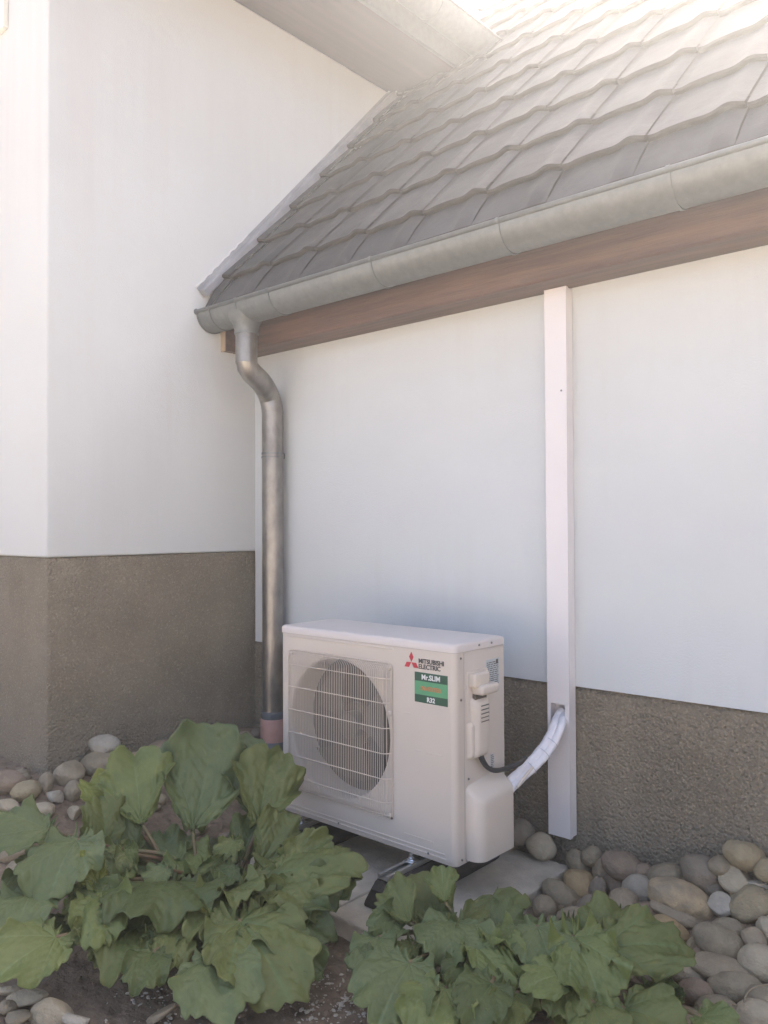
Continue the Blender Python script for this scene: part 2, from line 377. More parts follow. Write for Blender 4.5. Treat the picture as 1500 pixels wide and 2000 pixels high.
# roof deck and back slope, ridge tiles, gable end
bm = bmesh.new(); zr = Z0+SLOPE*(RIDGE_Y-YW)
loopprism(bm, [(.50, Z0+SLOPE*(.50-YW)-.05), (RIDGE_Y, zr-.05), (2*RIDGE_Y-.5, Z0+SLOPE*(.50-YW)-.05), (2*RIDGE_Y-.5, 2.0), (.60, 2.0)], 'x', XC+.004, X1-.05); ap('roof_deck', bm, DARKIN)
bm = bmesh.new(); box(bm, XC+.01, X1, YW+.3, 2*RIDGE_Y-.9, -.4, 1.995); ap('rear_wall', bm, RENDER2)
bm = bmesh.new(); tube(bm, [(XC+.02, RIDGE_Y, zr-.03), (X1, RIDGE_Y, zr-.03)], .09, 14); ap('ridge', bm, TILE, auto=50)
# stepped flashing between roof and house flank: bright upturned edge and sloping tray
def fl(s, xo, h): p = rp(XC+xo, s, h); return p
bm = bmesh.new(); prof = [(.003, .072), (.006, .075), (.009, .072), (.010, .060), (.034, .056), (.039, .050), (.038, .020), (.006, .020)]
S0, S1 = -.135, (RIDGE_Y-.36)/cs
steps = 60; rings = []
for i in range(steps+1):
    s = S0+(S1-S0)*i/steps
    wv = .0025*math.sin(i*2.3)+.0015*math.sin(i*.9)
    rings.append([bm.verts.new(fl(s, xo+(wv if xo > .05 else 0), h)) for xo, h in prof])
for A, B in zip(rings, rings[1:]):
    for k in range(len(prof)): bm.faces.new((A[k], A[(k+1) % len(prof)], B[(k+1) % len(prof)], B[k]))
bm.faces.new(rings[0][::-1]); bm.faces.new(rings[-1])
ap('flashing', bm, LEAD)
# wrinkled sealant along the lower end of the flashing
bm = bmesh.new(); pp = [Vector(fl(-.135+.03*i, .004+.004*abs(math.sin(i*1.9)), .077+.003*math.sin(i*2.7))) for i in range(16)]
tube(bm, pp, .0035, 6); ap('sealant_bead', bm, WHITEINK, smooth_=True)

# ------------------------------------------------------------------ lower gutter
lg = empty('roof_gutter', (.8, .298, 2.06), 'weathered zinc half round gutter along the low annex eave', 'gutter')
LC = (.298, 2.062); LR = .083; LX0, LX1 = XC+.004, 6.9
bm = bmesh.new(); half_gutter(bm, LC, LR, 'x', LX0, LX1, -1); part(bm_obj('trough', bm, ZINC, auto=50), lg)
bm = bmesh.new(); bead_tube(bm, LC, LR, 'x', LX0-.004, LX1, -1, .0095); part(bm_obj('bead', bm, ZINC, smooth_=True), lg)
bm = bmesh.new(); loopprism(bm, [(LC[0]+(LR+.003)*math.cos(t), LC[1]+(LR+.003)*math.sin(t)) for t in [math.pi+math.pi*k/18 for k in range(19)]], 'x', LX0, LX0+.008)
part(bm_obj('end_cap', bm, ZINC), lg)
for x in (-.745, -.555, -.335, .258, .829, 1.404, 2.0, 2.6):
    bm = bmesh.new(); half_gutter(bm, LC, LR+.0035, 'x', x, x+(.012 if x > -.4 else .008), -1, .0035)
    cyl(bm, (x, LC[0]-LR, LC[1]+.004), (1, 0, 0), .0115, .012, 12)
    part(bm_obj('joint_band', bm, ZINC, auto=50), lg)
# outlet funnel blending from the trough into the pipe
OX = -.575
bm = bmesh.new(); prev = None; n = 28
lev = [(2.052-.021, .098, .082), (2.009, .088, .078), (1.989, .073, .068), (1.971, .060, .060), (1.954, .054, .054), (1.934, .0525, .0525)]
for z, rx, ry in lev:
    ring = [bm.verts.new((OX+rx*math.cos(2*math.pi*k/n), .298+ry*math.sin(2*math.pi*k/n), z)) for k in range(n)]
    if prev:
        for k in range(n): bm.faces.new((prev[k], prev[(k+1) % n], ring[(k+1) % n], ring[k]))
    prev = ring
part(bm_obj('outlet', bm, ZINC, smooth_=True), lg)

# ------------------------------------------------------------------ downpipe
dp = empty('downpipe', (-.62, .49, .0), 'galvanised metal downpipe with a swan neck in the wall corner', 'downpipe')
PR = .0495; PX, PY = -.622, .492
bm = bmesh.new(); tube(bm, [(OX, .298, 1.945), (OX, .298, 1.80)], PR, 28); part(bm_obj('upper_pipe', bm, ZINCPIPE, auto=50), dp)
bm = bmesh.new(); cyl(bm, (OX, .298, 1.930), (0, 0, 1), PR+.006, .010, 28); part(bm_obj('collar', bm, ZINC, auto=50), dp)
sw = [(OX, .298, 1.815), (OX+.0, .304, 1.785)]+[tuple(p) for p in spline([(OX+.001, .328, 1.760), (OX-.012, .400, 1.722), (PX-.004, .474, 1.675), (PX, .490, 1.615), (PX, PY, 1.575)], 8)]
bm = bmesh.new(); tube(bm, sw, [PR*.98]*2+[PR*1.01]*(len(sw)-2), 28); part(bm_obj('swan_neck', bm, ZINCPIPE, auto=50), dp)
bm = bmesh.new(); tube(bm, [(PX, PY, 1.605), (PX, PY, 1.603), (PX, PY, 1.602), (PX, PY, .16)], [PR*1.06, PR*1.06, PR*1.03, PR*1.03], 28); part(bm_obj('lower_pipe', bm, ZINCPIPE, auto=50), dp)
bm = bmesh.new(); cyl(bm, (PX, PY, 1.385), (0, 0, 1), PR+.005, .006, 28); cyl(bm, (PX, PY, 1.400), (0, 0, 1), PR+.0035, .010, 28)
box(bm, PX-.006, PX+.006, PY+.04, YW-.001, 1.385, 1.410); box(bm, PX+.044, PX+.060, PY-.008, PY+.008, 1.384, 1.410, .003)
part(bm_obj('pipe_clamp', bm, ZINC, auto=50), dp)
bm = bmesh.new(); tube(bm, [(PX, PY, .195), (PX, PY, .190), (PX, PY, .165), (PX, PY, .150)], [PR+.004, PR+.007, PR+.007, PR+.002], 28); part(bm_obj('lower_collar', bm, DARKPIPE, auto=50), dp)
bm = bmesh.new(); tube(bm, [(PX, PY, .160), (PX, PY, .156), (PX, PY, .04)], [PR+.009, PR+.011, PR+.011], 28); part(bm_obj('standpipe', bm, PINK, auto=50), dp)
bm = bmesh.new(); tube(bm, [(PX, PY, .055), (PX, PY, .05), (PX, PY, -.1)], [PR+.012, PR+.016, PR+.016], 28); part(bm_obj('base_socket', bm, DARKPIPE, auto=50), dp)

# ------------------------------------------------------------------ wall vent (top left)
vt = empty('wall_vent', (-1.25, YC, 3.3), 'white louvred vent grille high on the house wall', 'vent')
bm = bmesh.new(); vx0, vx1, vz0, vz1 = -1.46, -1.203, 3.226, 3.486
for a in ((vx0, vx0+.03, vz0, vz1), (vx1-.035, vx1, vz0, vz1), (vx0+.03, vx1-.035, vz0, vz0+.058), (vx0+.03, vx1-.035, vz1-.035, vz1)): box(bm, a[0], a[1], YC-.022, YC-.001, a[2], a[3], .003)
part(bm_obj('frame', bm, VENTM), vt)
bm = bmesh.new(); box(bm, vx0+.02, vx1-.03, YC-.006, YC-.0005, vz0+.05, vz1-.03); part(bm_obj('recess', bm, DARKIN), vt)
bm = bmesh.new()
for k in range(4):
    z = vz0+.070+k*.038; loopprism(bm, [(YC-.019, z), (YC-.013, z+.001), (YC-.013, z+.027), (YC-.019, z+.027)], 'x', vx0+.03, vx1-.035)
part(bm_obj('louvre', bm, VENTM), vt)

# ------------------------------------------------------------------ outdoor unit
W, D, H = .809, .274, .690
ac = empty('heat_pump_unit', (W/2, D/2, 0), 'cream outdoor heat pump unit with round fan behind a wire grille', 'air conditioner')
def up_(name, bm, m, par=None, **k):
    o = part(bm_obj(name, bm, m, **k), ac)
    if par: o.location = Vector(o.location)-Vector(par.location) if par.parent else o.location; o.parent = par
    return o
def rrect(x0, x1, y0, y1, rs, seg=6):
    """rounded rect loop; rs radii for corners (x0y0,x1y0,x1y1,x0y1)"""
    out = []
    for (cx, cy, a0), r in zip(((x0, y0, 180), (x1, y0, 270), (x1, y1, 0), (x0, y1, 90)), rs):
        sx = 1 if cx == x0 else -1; sy = 1 if cy == y0 else -1
        if r == 0: out.append((cx, cy)); continue
        for k in range(seg+1):
            t = R_(a0+90*k/seg); out.append((cx+sx*r+r*math.cos(t), cy+sy*r+r*math.sin(t)))
    return out
FCX, FCZ, FR = .292, .350, .240
# front panel with a real round opening (grid bridging circle to rectangle)
bm = bmesh.new()
n = 96; outer = []; inner = []; 
px0, px1, pz0, pz1 = .018, .585, .050, .640
for k in range(n):
    t = 2*math.pi*k/n; dx, dz = math.cos(t), math.sin(t)
    s = min(((px1-FCX) if dx > 0 else (FCX-px0))/max(abs(dx), 1e-6), ((pz1-FCZ) if dz > 0 else (FCZ-pz0))/max(abs(dz), 1e-6))
    outer.append(bm.verts.new((FCX+dx*s, 0, FCZ+dz*s)))
    inner.append([bm.verts.new((FCX+dx*(FR+rr), yy, FCZ+dz*(FR+rr))) for rr, yy in ((.012, 0), (.007, .002), (.002, .007), (0, .015), (-.002, .06), (-.002, .11))])
for k in range(n):
    j = (k+1) % n; bm.faces.new((outer[k], outer[j], inner[j][0], inner[k][0]))
    for a in range(5): bm.faces.new((inner[k][a], inner[j][a], inner[j][a+1], inner[k][a+1]))
# corners of the rectangle
for cx, cz in ((px0, pz0), (px1, pz0), (px1, pz1), (px0, pz1)):
    c = bm.verts.new((cx, 0, cz)); ks = sorted(range(n), key=lambda k: (outer[k].co-c.co).length)[:2]
    try: bm.faces.new((outer[ks[0]], c, outer[ks[1]]))
    except Exception: pass
# rest of the front and sides
def quad(a, b, c, d): bm.faces.new([bm.verts.new(p) for p in (a, b, c, d)])
ZB, ZT = .012, H-.028
quad((px1, 0, pz0), (W-.020, 0, pz0), (W-.020, 0, pz1), (px1, 0, pz1))
quad((.012, 0, pz0), (px0, 0, pz0), (px0, 0, pz1), (.012, 0, pz1))
quad((.012, 0, pz1), (W-.02, 0, pz1), (W-.02, 0, ZT), (.012, 0, ZT))
quad((.012, 0, ZB), (W-.02, 0, ZB), (W-.02, 0, pz0), (.012, 0, pz0))
def arc(cx, cy, r, a0, a1, m_=8): return [(cx+r*math.cos(R_(a0+(a1-a0)*k/m_)), cy+r*math.sin(R_(a0+(a1-a0)*k/m_))) for k in range(m_+1)]
path = arc(.012, .012, .012, 270, 180, 5)+[(0, D)]
for A, B in zip(path, path[1:]): quad((*A, ZB), (*B, ZB), (*B, ZT), (*A, ZT))
path = arc(W-.02, .02, .02, 270, 360, 8)+[(W, .045)]
for A, B in zip(path, path[1:]): quad((*A, ZB), (*B, ZB), (*B, ZT), (*A, ZT))
bmesh.ops.remove_doubles(bm, verts=bm.verts, dist=.0004)
front = up_('front_panel', bm, CASE, auto=35)
bm = bmesh.new(); box(bm, W-.018, W-.0012, .0462, D, ZB, ZT, .0015); side = up_('side_panel', bm, CASE, auto=40)
bm = bmesh.new(); loopprism(bm, rrect(.004, W-.004, .004, D-.004, (.012, .018, .004, .004)), 'z', .002, .0125); up_('base_pan', bm, CASE)
bm = bmesh.new(); box(bm, .01, W-.02, .115, D-.002, .0126, ZT-.002); up_('inner_casing', bm, DARKIN)
# lid with soft edge
bm = bmesh.new(); zt = H
lp = [(zt-.027, -.0025), (zt-.008, -.0028), (zt-.003, -.0008), (zt, .004), (zt+.0008, .02)]
prev = None
for z, ins in lp:
    ring = [bm.verts.new((x, y, z)) for x, y in rrect(ins, W-ins, ins, D-ins, (.014, .022, .012, .012), 6)]
    if prev:
        for k in range(len(ring)): bm.faces.new((prev[k], prev[(k+1) % len(ring)], ring[(k+1) % len(ring)], ring[k]))
    prev = ring
bm.faces.new(prev)
lid = up_('lid', bm, LIDM, auto=60)
bm = bmesh.new(); loopprism(bm, rrect(.002, W-.002, .002, D, (.011, .019, .004, .004)), 'z', ZT-.001, ZT+.0015); up_('lid_gap', bm, SEAM)
# embossed ribs on the front
bm = bmesh.new()
for x0, x1, z, h in ((.046, .556, .6535, .0075), (.040, .765, .0335, .005), (.035, .77, .020, .004), (.60, .72, .062, .002)):
    bm = bmesh.new(); box(bm, x0, x1, -.0028, .001, z-h/2, z+h/2, .0018); up_('embossed_rib', bm, CASE, auto=40)
for x0, x1, z in ((.603, .631, .452), (.649, .673, .338), (.694, .718, .337), (.735, .759, .338)):
    bm = bmesh.new(); box(bm, x0, x1, -.0018, .001, z-.002, z+.002, .0009); up_('embossed_mark', bm, CASE, auto=40)
# fan and motor
bm = bmesh.new(); hubc = Vector((FCX, .055, FCZ)); cyl(bm, hubc, (0, 1, 0), .048, .045, 28)
fan = up_('fan', bm, FANM, auto=40)
for b in range(3):
    bm = bmesh.new(); vs = []
    for i in range(10):
        r = .040+.163*i/9
        row = []
        for j in range(9):
            a = R_(25+b*120 + (j/8-.5)*(52+26*i/9) - 14*i/9); row.append(bm.verts.new((FCX+r*math.cos(a), .060+.042*(j/8)+.004*math.sin(j/8*math.pi), FCZ+r*math.sin(a))))
        vs.append(row)
    for A, B in zip(vs, vs[1:]):
        for j in range(8): bm.faces.new((A[j], A[j+1], B[j+1], B[j]))
    o = bm_obj('blade', bm, FANM, fan, smooth_=True); o.location = Vector((0, 0, 0))
bm = bmesh.new(); cyl(bm, (FCX, .100, FCZ), (0, 1, 0), .075, .012, 28); up_('fan_motor_plate', bm, FANM, auto=40)
# grille: shallow dished wire guard, corner hooks, border wire
bm = bmesh.new(); gx0, gx1, gz0, gz1 = .044, .550, .094, .604
def wp(x, z):    # wire guard surface: stands off 20 mm, returns to the panel at its rim
    e = min(x-gx0, gx1-x, z-gz0, gz1-z); return -.022*smooth(e/.022)-.002
NV = 60
for i in range(NV+1):
    x = gx0+.004+(gx1-gx0-.008)*i/NV
    zs = [gz0, gz0+.006, gz0+.014, gz0+.024, gz1-.024, gz1-.014, gz1-.006, gz1]
    tube(bm, [(x, wp(x, z), z) for z in zs], .0011, 5, False)
up_('grille_wires', bm, WIRE)
bm = bmesh.new()
for z in (gz0+.012, .148, .226, .309, .392, .475, .555, gz1-.006):
    xs_ = [gx0, gx0+.006, gx0+.014, gx0+.024, gx1-.024, gx1-.014, gx1-.006, gx1]
    tube(bm, [(x, wp(x, z)-.0022, z) for x in xs_], .0017, 6, False)
rr = rrect(gx0-.001, gx1+.001, gz0-.001, gz1+.001, (.018,)*4, 5); rr.append(rr[0])
tube(bm, [(x, -.0035, z) for x, z in rr], .0024, 6, False)
up_('grille_frame', bm, WIRE, smooth_=True)
bm = bmesh.new()
for x, z in ((gx0+.012, gz1-.014), (gx1-.012, gz1-.014), (gx1-.012, gz0+.012), (gx0+.012, gz0+.012), (gx1-.006, .44)):
    bm = bmesh.new(); box(bm, x-.009, x+.009, -.010, 0, z-.008, z+.008, .004); up_('grille_clip', bm, WIRE, auto=40)
# screws
def screws(name, pts, axis, r, m=SCREW):
    bm = bmesh.new()
    for p in pts: cyl(bm, p, axis, r, .003, 10); cyl(bm, Vector(p)+Vector(axis)*.0028, axis, r*.45, .001, 6)
    return up_(name, bm, m, auto=40)
for p in ((.30, 0, .0215), (.70, 0, .0215), (gx1+.0, -.004, gz0+.004)): screws('screw', [p], (0, -1, 0), .0038)
for p in ((W, .028, .645), (W, .028, .515), (W, .028, .020)): screws('screw', [p], (1, 0, 0), .0035)
for p in ((W+.002, .125, H-.014), (W+.002, .195, H-.014)): screws('screw', [p], (1, 0, 0), .0035)
# vertical seam between front panel return and side panel
bm = bmesh.new(); box(bm, W-.010, W-.0004, .0448, .0464, ZB, ZT); up_('panel_gap', bm, SEAM)
# side service cover: recessed plate, handle box, rounded wiring cover
X = W-.0012
bm = bmesh.new(); box(bm, X-.001, X+.004, .058, .175, .335, .598, .003); svc = up_('service_plate', bm, CASE2, auto=40)
def dome(bm, y0, y1, z0, z1, dep, rr=.4, ny=14, nz=18, topflat=0, x0=None):
    """rounded bulge on the side panel"""
    x0 = X if x0 is None else x0; g_ = []
    for i in range(nz+1):
        row = []
        for j in range(ny+1):
            a, b = j/ny, i/nz
            f = min(1, (1-abs(2*a-1)**4))**.5 * min(1, (1-abs(2*b-1)**(10 if not topflat else 14)))**.5
            row.append(bm.verts.new((x0+dep*f, y0+(y1-y0)*a, z0+(z1-z0)*b)))
        g_.append(row)
    for A, B in zip(g_, g_[1:]):
        for j in range(ny): bm.faces.new((A[j], A[j+1], B[j+1], B[j]))
bm = bmesh.new(); dome(bm, .074, .158, .318, .515, .030); up_('wiring_cover', bm, CASE2, auto=60)
bm = bmesh.new(); dome(bm, .058, .105, .322, .440, .018); up_('wiring_cover_lug', bm, CASE2, auto=60)
# handle: stepped box with an undercut grip
bm = bmesh.new()
box(bm, X, X+.030, .066, .150, .548, .594, .008, 3); box(bm, X, X+.048, .082, .178, .524, .556, .010, 3)
up_('handle', bm, CASE2, auto=60)
bm = bmesh.new(); box(bm, X+.003, X+.016, .086, .150, .500, .526, .003); up_('handle_recess', bm, FANM, auto=40)
bm = bmesh.new()
for k in range(5): box(bm, X+.0290, X+.0312, .098, .140, .437+k*.0125, .4402+k*.0125, .0008)
up_('louvre_slots', bm, SEAM)
# rating label with printed lines
XR = X+.0006
bm = bmesh.new(); box(bm, X, XR, .168, .243, .515, .622); lab = up_('rating_label', bm, LABELM)
bm = bmesh.new()
for k in range(15):
    z = .611-k*.0066; y = .173
    while y < .236:
        l_ = random.uniform(.006, .022); box(bm, XR, XR+.0003, y, min(y+l_, .240), z-.0013, z+.0013); y += l_+.004
box(bm, XR, XR+.0003, .226, .238, .603, .618)
up_('printed_lines', bm, FANM)
for y0, y1, z0, z1 in ((.172, .188, .420, .478), (.190, .212, .268, .312)):
    bm = bmesh.new(); box(bm, X, XR, y0, y1, z0, z1); s_ = up_('small_label', bm, LABELM)
    bm = bmesh.new()
    for k in range(int((z1-z0)/.006)): box(bm, XR, XR+.0003, y0+.002, y1-.002-.006*random.random(), z0+.003+k*.006, z0+.0055+k*.006)
    up_('small_print', bm, FANM)
# valve cover at the foot of the side
bm = bmesh.new(); loop = [(X, .052)]+arc(X+.052-.034, .052+.040, .038, -80, 0, 8)+[(X+.057, .20)]+arc(X+.057-.02, .232, .02, 0, 90, 6)+[(X, .252)]
prev = None; cxy = Vector((X+.01, .15))
for z, sh in ((.012, 0), (.178, 0), (.186, .003), (.191, .009), (.194, .018)):
    ring = []
    for (x, y) in loop:
        v = Vector((x, y)); d = (cxy-v); v2 = v+d.normalized()*sh if x > X+1e-4 else Vector((x, y+(sh if y < .15 else -sh)))
        zz = z+(.046*(1-(v2.x-X)/.057)+.018*(v2.y-.05)/.2 if z > .17 else 0)
        ring.append(bm.verts.new((v2.x, v2.y, zz)))
    if prev:
        for k in range(len(ring)): bm.faces.new((prev[k], prev[(k+1) % len(ring)], ring[(k+1) % len(ring)], ring[k]))
    prev = ring
bm.faces.new(prev); up_('valve_cover', bm, CASE2, auto=60)
screws('screw', [(X+.001, .066, .262)], (1, 0, 0), .0035)
# emblem and lettering on the front
FT = Matrix.Rotation(R_(90), 4, 'X')
bm = bmesh.new()
ec = Vector((.6335, 0, .6185)); a_ = .0185
for ang in (90, 210, 330):
    d = Vector((math.cos(R_(ang)), 0, math.sin(R_(ang)))); q = Vector((-d.z, 0, d.x))
    pts = [ec+d*.001, ec+d*(.001+a_*.88)+q*a_*.5, ec+d*(.001+a_*1.75), ec+d*(.001+a_*.88)-q*a_*.5]
    fr_ = [bm.verts.new((p.x, -.0012, p.z)) for p in pts]; bk = [bm.verts.new((p.x, .0002, p.z)) for p in pts]
    bm.faces.new(fr_)
    for k in range(4): bm.faces.new((fr_[k], fr_[(k+1) % 4], bk[(k+1) % 4], bk[k]))
up_('emblem', bm, RED)
def tx(name, s, size, x, z, m, bold, sx, align='LEFT', par=None):
    o = text(name, s, size, Vector((x, -.0014, z)), FT, m, None, bold, sx, align); part(o, ac); return o
tx('lettering', 'MITSUBISHI', .0205, .6635, .6195, INK, .0005, 1.0)
tx('lettering', 'ELECTRIC', .0205, .6635, .6020, INK, .0005, 1.0)
bm = bmesh.new(); box(bm, .647, .780, -.0007, .0002, .494, .590); stk = up_('sticker', bm, DKGREEN); stk['label'] = 'dark and light green sticker'
bm = bmesh.new(); box(bm, .647, .780, -.0011, -.0003, .519, .562); up_('sticker_band', bm, LTGREEN)
tx('sticker_lettering', 'Mr.SLIM', .0225, .7135, .5685, WHITEINK, .0006, 1.0, 'CENTER')
tx('sticker_lettering', 'INVERTER', .0185, .7135, .534, ORANGE, .0004, 1.0, 'CENTER')
tx('sticker_lettering', 'R32', .0205, .7135, .499, WHITEINK, .0006, 1.0, 'CENTER')

# ------------------------------------------------------------------ rubber feet with channel and bolts
ZS = -.115
foot_pts = [(-.062, 0), (-.066, .008), (-.060, .026), (-.042, .060), (-.030, .078), (-.028, .084), (.028, .084), (.030, .078), (.042, .060), (.060, .026), (.066, .008), (.062, 0)]
def make_foot(x, label):
    t = empty('rubber_foot', (x, .12, ZS), label, 'support foot', 'rubber feet under the heat pump unit')
    bm = bmesh.new()
    n = 26; prev = None
    for i in range(n+1):
        y = -.30+.60*i/n; e = min(i, n-i)/n; k = 1 if e > .06 else .80+.20*(e/.06)**.5
        ring = [bm.verts.new((u*k, y, v*(1 if e > .06 else .72+.28*(e/.06)))) for u, v in foot_pts]
        if prev:
            for q in range(len(ring)): bm.faces.new((prev[q], prev[(q+1) % len(ring)], ring[(q+1) % len(ring)], ring[q]))
        else: bm.faces.new(ring[::-1])
        prev = ring
    bm.faces.new(prev)
    bm_obj('rubber_block', bm, RUBBER, t, auto=45)
    bm = bmesh.new()
    box(bm, -.021, .021, -.272, .272, .0845, .0865); box(bm, -.021, -.019, -.272, .272, .0866, .099); box(bm, .019, .021, -.272, .272, .0866, .099)
    box(bm, -.019, -.010, -.272, .272, .097, .099); box(bm, .010, .019, -.272, .272, .097, .099)
    bm_obj('channel', bm, ALU, t)
    for y in (-.135, .135):
        bm = bmesh.new(); box(bm, -.018, .018, y-.020, y+.020, .0992, .1032, .001); cyl(bm, (0, y, .1033), (0, 0, 1), .0105, .0085, 6); cyl(bm, (0, y, .111), (0, 0, 1), .0055, .012, 10)
        cyl(bm, (0, y, .1035), (0, 0, 1), .015, .0022, 18)
        bm_obj('bolt', bm, BRIGHT, t, auto=30)
    return t
make_foot(.640, 'black rubber foot nearest the pipe side of the heat pump, metal channel on top')
make_foot(.120, 'black rubber foot at the drainpipe end of the heat pump, mostly behind leaves')

# ------------------------------------------------------------------ slabs
def slab(x0, x1, y0, y1, z1, th, label, rz=0):
    bm = bmesh.new(); box(bm, (x0-x1)/2, (x1-x0)/2, (y0-y1)/2, (y1-y0)/2, -th, 0, .006, 2)
    bmesh.ops.subdivide_edges(bm, edges=[e for e in bm.edges if e.calc_length() > .2], cuts=14, use_grid_fill=True)
    for v in bm.verts: v.co += Vector((random.uniform(-1, 1), random.uniform(-1, 1), random.uniform(-1, 1)))*.0008
    o = bm_obj('paving_slab', bm, CONC); o.location = ((x0+x1)/2, (y0+y1)/2, z1); o.rotation_euler.z = R_(rz)
    return tag(o, label, 'slab', 'paving slabs under the heat pump unit')
slab(.535, .925, -.285, .505, ZS-.001, .06, 'grey concrete slab sticking out beside the pipe side of the heat pump')
slab(-.10, .525, -.215, .50, ZS-.003, .06, 'grey concrete slab under the fan side of the heat pump')

# ------------------------------------------------------------------ duct, pipes, cable
dx0, dx1, dy0, dz0, dz1 = .831, .919, .514, -.030, 1.8995
dt = empty('cable_duct', ((dx0+dx1)/2, YW, dz0), 'white upright cable duct fixed on the annex wall from eave to ground', 'cable duct')
bm = bmesh.new(); hx0, hx1, hz0, hz1 = .845, .901, .350, .432
cols = [dx0+.001, hx0, hx1, dx1-.001]; zz = [dz0, hz0, hz1, dz1]
for i in range(3):
    for j in range(3):
        if i == 1 and j == 1: continue
        bm.faces.new([bm.verts.new(p) for p in ((cols[i], dy0, zz[j]), (cols[i+1], dy0, zz[j]), (cols[i+1], dy0, zz[j+1]), (cols[i], dy0, zz[j+1]))])
for a, b in (((cols[0], dy0), (cols[0], dy0+.018)), ((cols[3], dy0), (cols[3], dy0+.018))):
    bm.faces.new([bm.verts.new(p) for p in ((*a, dz0), (*b, dz0), (*b, dz1), (*a, dz1))])
bmesh.ops.remove_doubles(bm, verts=bm.verts, dist=.0002)
bmesh.ops.solidify(bm, geom=bm.faces, thickness=.0016)
part(bm_obj('cover', bm, DUCT, auto=30), dt)
bm = bmesh.new()
box(bm, dx0+.003, dx0+.0045, dy0+.006, YW-.001, dz0+.002, dz1-.002); box(bm, dx1-.0045, dx1-.003, dy0+.006, YW-.001, dz0+.002, dz1-.002); box(bm, dx0+.0047, dx1-.0047, YW-.003, YW-.001, dz0+.002, dz1-.002)
part(bm_obj('back_channel', bm, DUCT), dt)
bm = bmesh.new(); cyl(bm, (.898, dy0+.0005, 1.533), (0, -1, 0), .0035, .002, 10); part(bm_obj('screw', bm, SCREW), dt)
def px3(px, py, x=None, y=None, d=None):
    return aty(px, py, y) if y is not None else atd(px, py, d)
pb = empty('insulated_pipes', (.86, .4, .3), 'pair of white insulated pipes curving from the unit into the duct', 'pipe')
pathA = [tuple(aty(968, 1556, .190)), tuple(aty(984, 1537, .235)), tuple(aty(1012, 1512, .300)), tuple(aty(1046, 1478, .370)), tuple(aty(1070, 1446, .435)), tuple(aty(1083, 1418, .480)), tuple(aty(1089, 1402, .530)), (.873, .552, .405)]
pathB = [tuple(aty(978, 1566, .190)), tuple(aty(994, 1545, .235)), tuple(aty(1019, 1520, .300)), tuple(aty(1056, 1486, .370)), tuple(aty(1081, 1453, .435)), tuple(aty(1096, 1420, .475)), tuple(aty(1100, 1402, .525)), (.890, .552, .40)]
for pa, rad in ((pathA, .0165), (pathB, .0140)):
    sp = spline(pa, 9); bm = bmesh.new(); tube(bm, sp, [rad*(1+.05*math.sin(i*.9)+.03*math.sin(i*2.3)) for i in range(len(sp))], 16); part(bm_obj('pipe', bm, INSUL, smooth_=True), pb)
spA, spB = spline(pathA, 9), spline(pathB, 9)
for k in (30, 36, 23):
    c = (spA[k]+spB[k])/2; t = (spA[k+1]-spA[k-1]).normalized(); a = (spB[k]-spA[k]).normalized(); b = t.cross(a)
    bm = bmesh.new(); ring = [c+a*math.cos(q)*.0275+b*math.sin(q)*.018 for q in [2*math.pi*i/24 for i in range(25)]]; tube(bm, ring, .0013, 6, False); part(bm_obj('cable_tie', bm, TAPE), pb)
pc = empty('power_cable', (.84, .15, .3), 'two thin black cables looping out under the side cover of the unit', 'cable')
for off in (0, .010):
    bm = bmesh.new()
    sp = spline([(X+.016, .100+off, .345), (X+.022, .105+off, .320), (X+.022, .135+off, .288-off*.3), (X+.026, .178+off, .266+off*.2), (X+.034, .235, .262+off*.4), (.868, .270, .275+off*.5), (.875, .30, .292)], 8)
    tube(bm, sp, .0062, 10); part(bm_obj('cable', bm, CABLE, smooth_=True), pc)
bm = bmesh.new(); tube(bm, spline([(.874, .245, .205), (.884, .262, .228), (.893, .285, .250), (.898, .305, .262)], 6), .005, 8); o = part(bm_obj('drain_tube', bm, CASE2, smooth_=True), pb)

# ------------------------------------------------------------------ stones
def noise3(rs, p):
    v = 0
    for k in range(len(rs)): v += rs[k][3]*math.sin(rs[k][0]*p[0]+rs[k][1]*p[1]+rs[k][2]*p[2]+rs[k][4])
    return v
def make_stone(c, rad, rotz, tilt, kind, seed, angular=0, roll=0, name='stone'):
    rg = random.Random(seed); bm = bmesh.new(); bmesh.ops.create_icosphere(bm, subdivisions=4 if max(rad) > .02 else 3, radius=1)
    rs = [(rg.uniform(-1.6, 1.6), rg.uniform(-1.6, 1.6), rg.uniform(-1.6, 1.6), rg.uniform(.05, .10), rg.uniform(0, 6)) for _ in range(5)] + [(rg.uniform(-6, 6), rg.uniform(-6, 6), rg.uniform(-6, 6), .013, rg.uniform(0, 6)) for _ in range(5)] + [(rg.uniform(-14, 14), rg.uniform(-14, 14), rg.uniform(-14, 14), .006, rg.uniform(0, 6)) for _ in range(5)]
    pl = []
    for _ in range(7 if angular else 2):
        n_ = Vector((rg.uniform(-1, 1), rg.uniform(-1, 1), rg.uniform(-1, 1))).normalized(); pl.append((n_, rg.uniform(.55, .85) if angular else rg.uniform(.8, .95)))
    for v in bm.verts:
        p = v.co.normalized(); q = p*(1+noise3(rs, p))
        for n_, d_ in pl:
            e = q.dot(n_)-d_
            if e > 0: q -= n_*e*(.85 if angular else .6)
        v.co = Vector((q.x*rad[0], q.y*rad[1], q.z*rad[2]))
    o = bm_obj(name, bm, ST[kind], smooth_=True)
    o.location = c; o.rotation_euler = (roll, tilt, rotz)
    return o
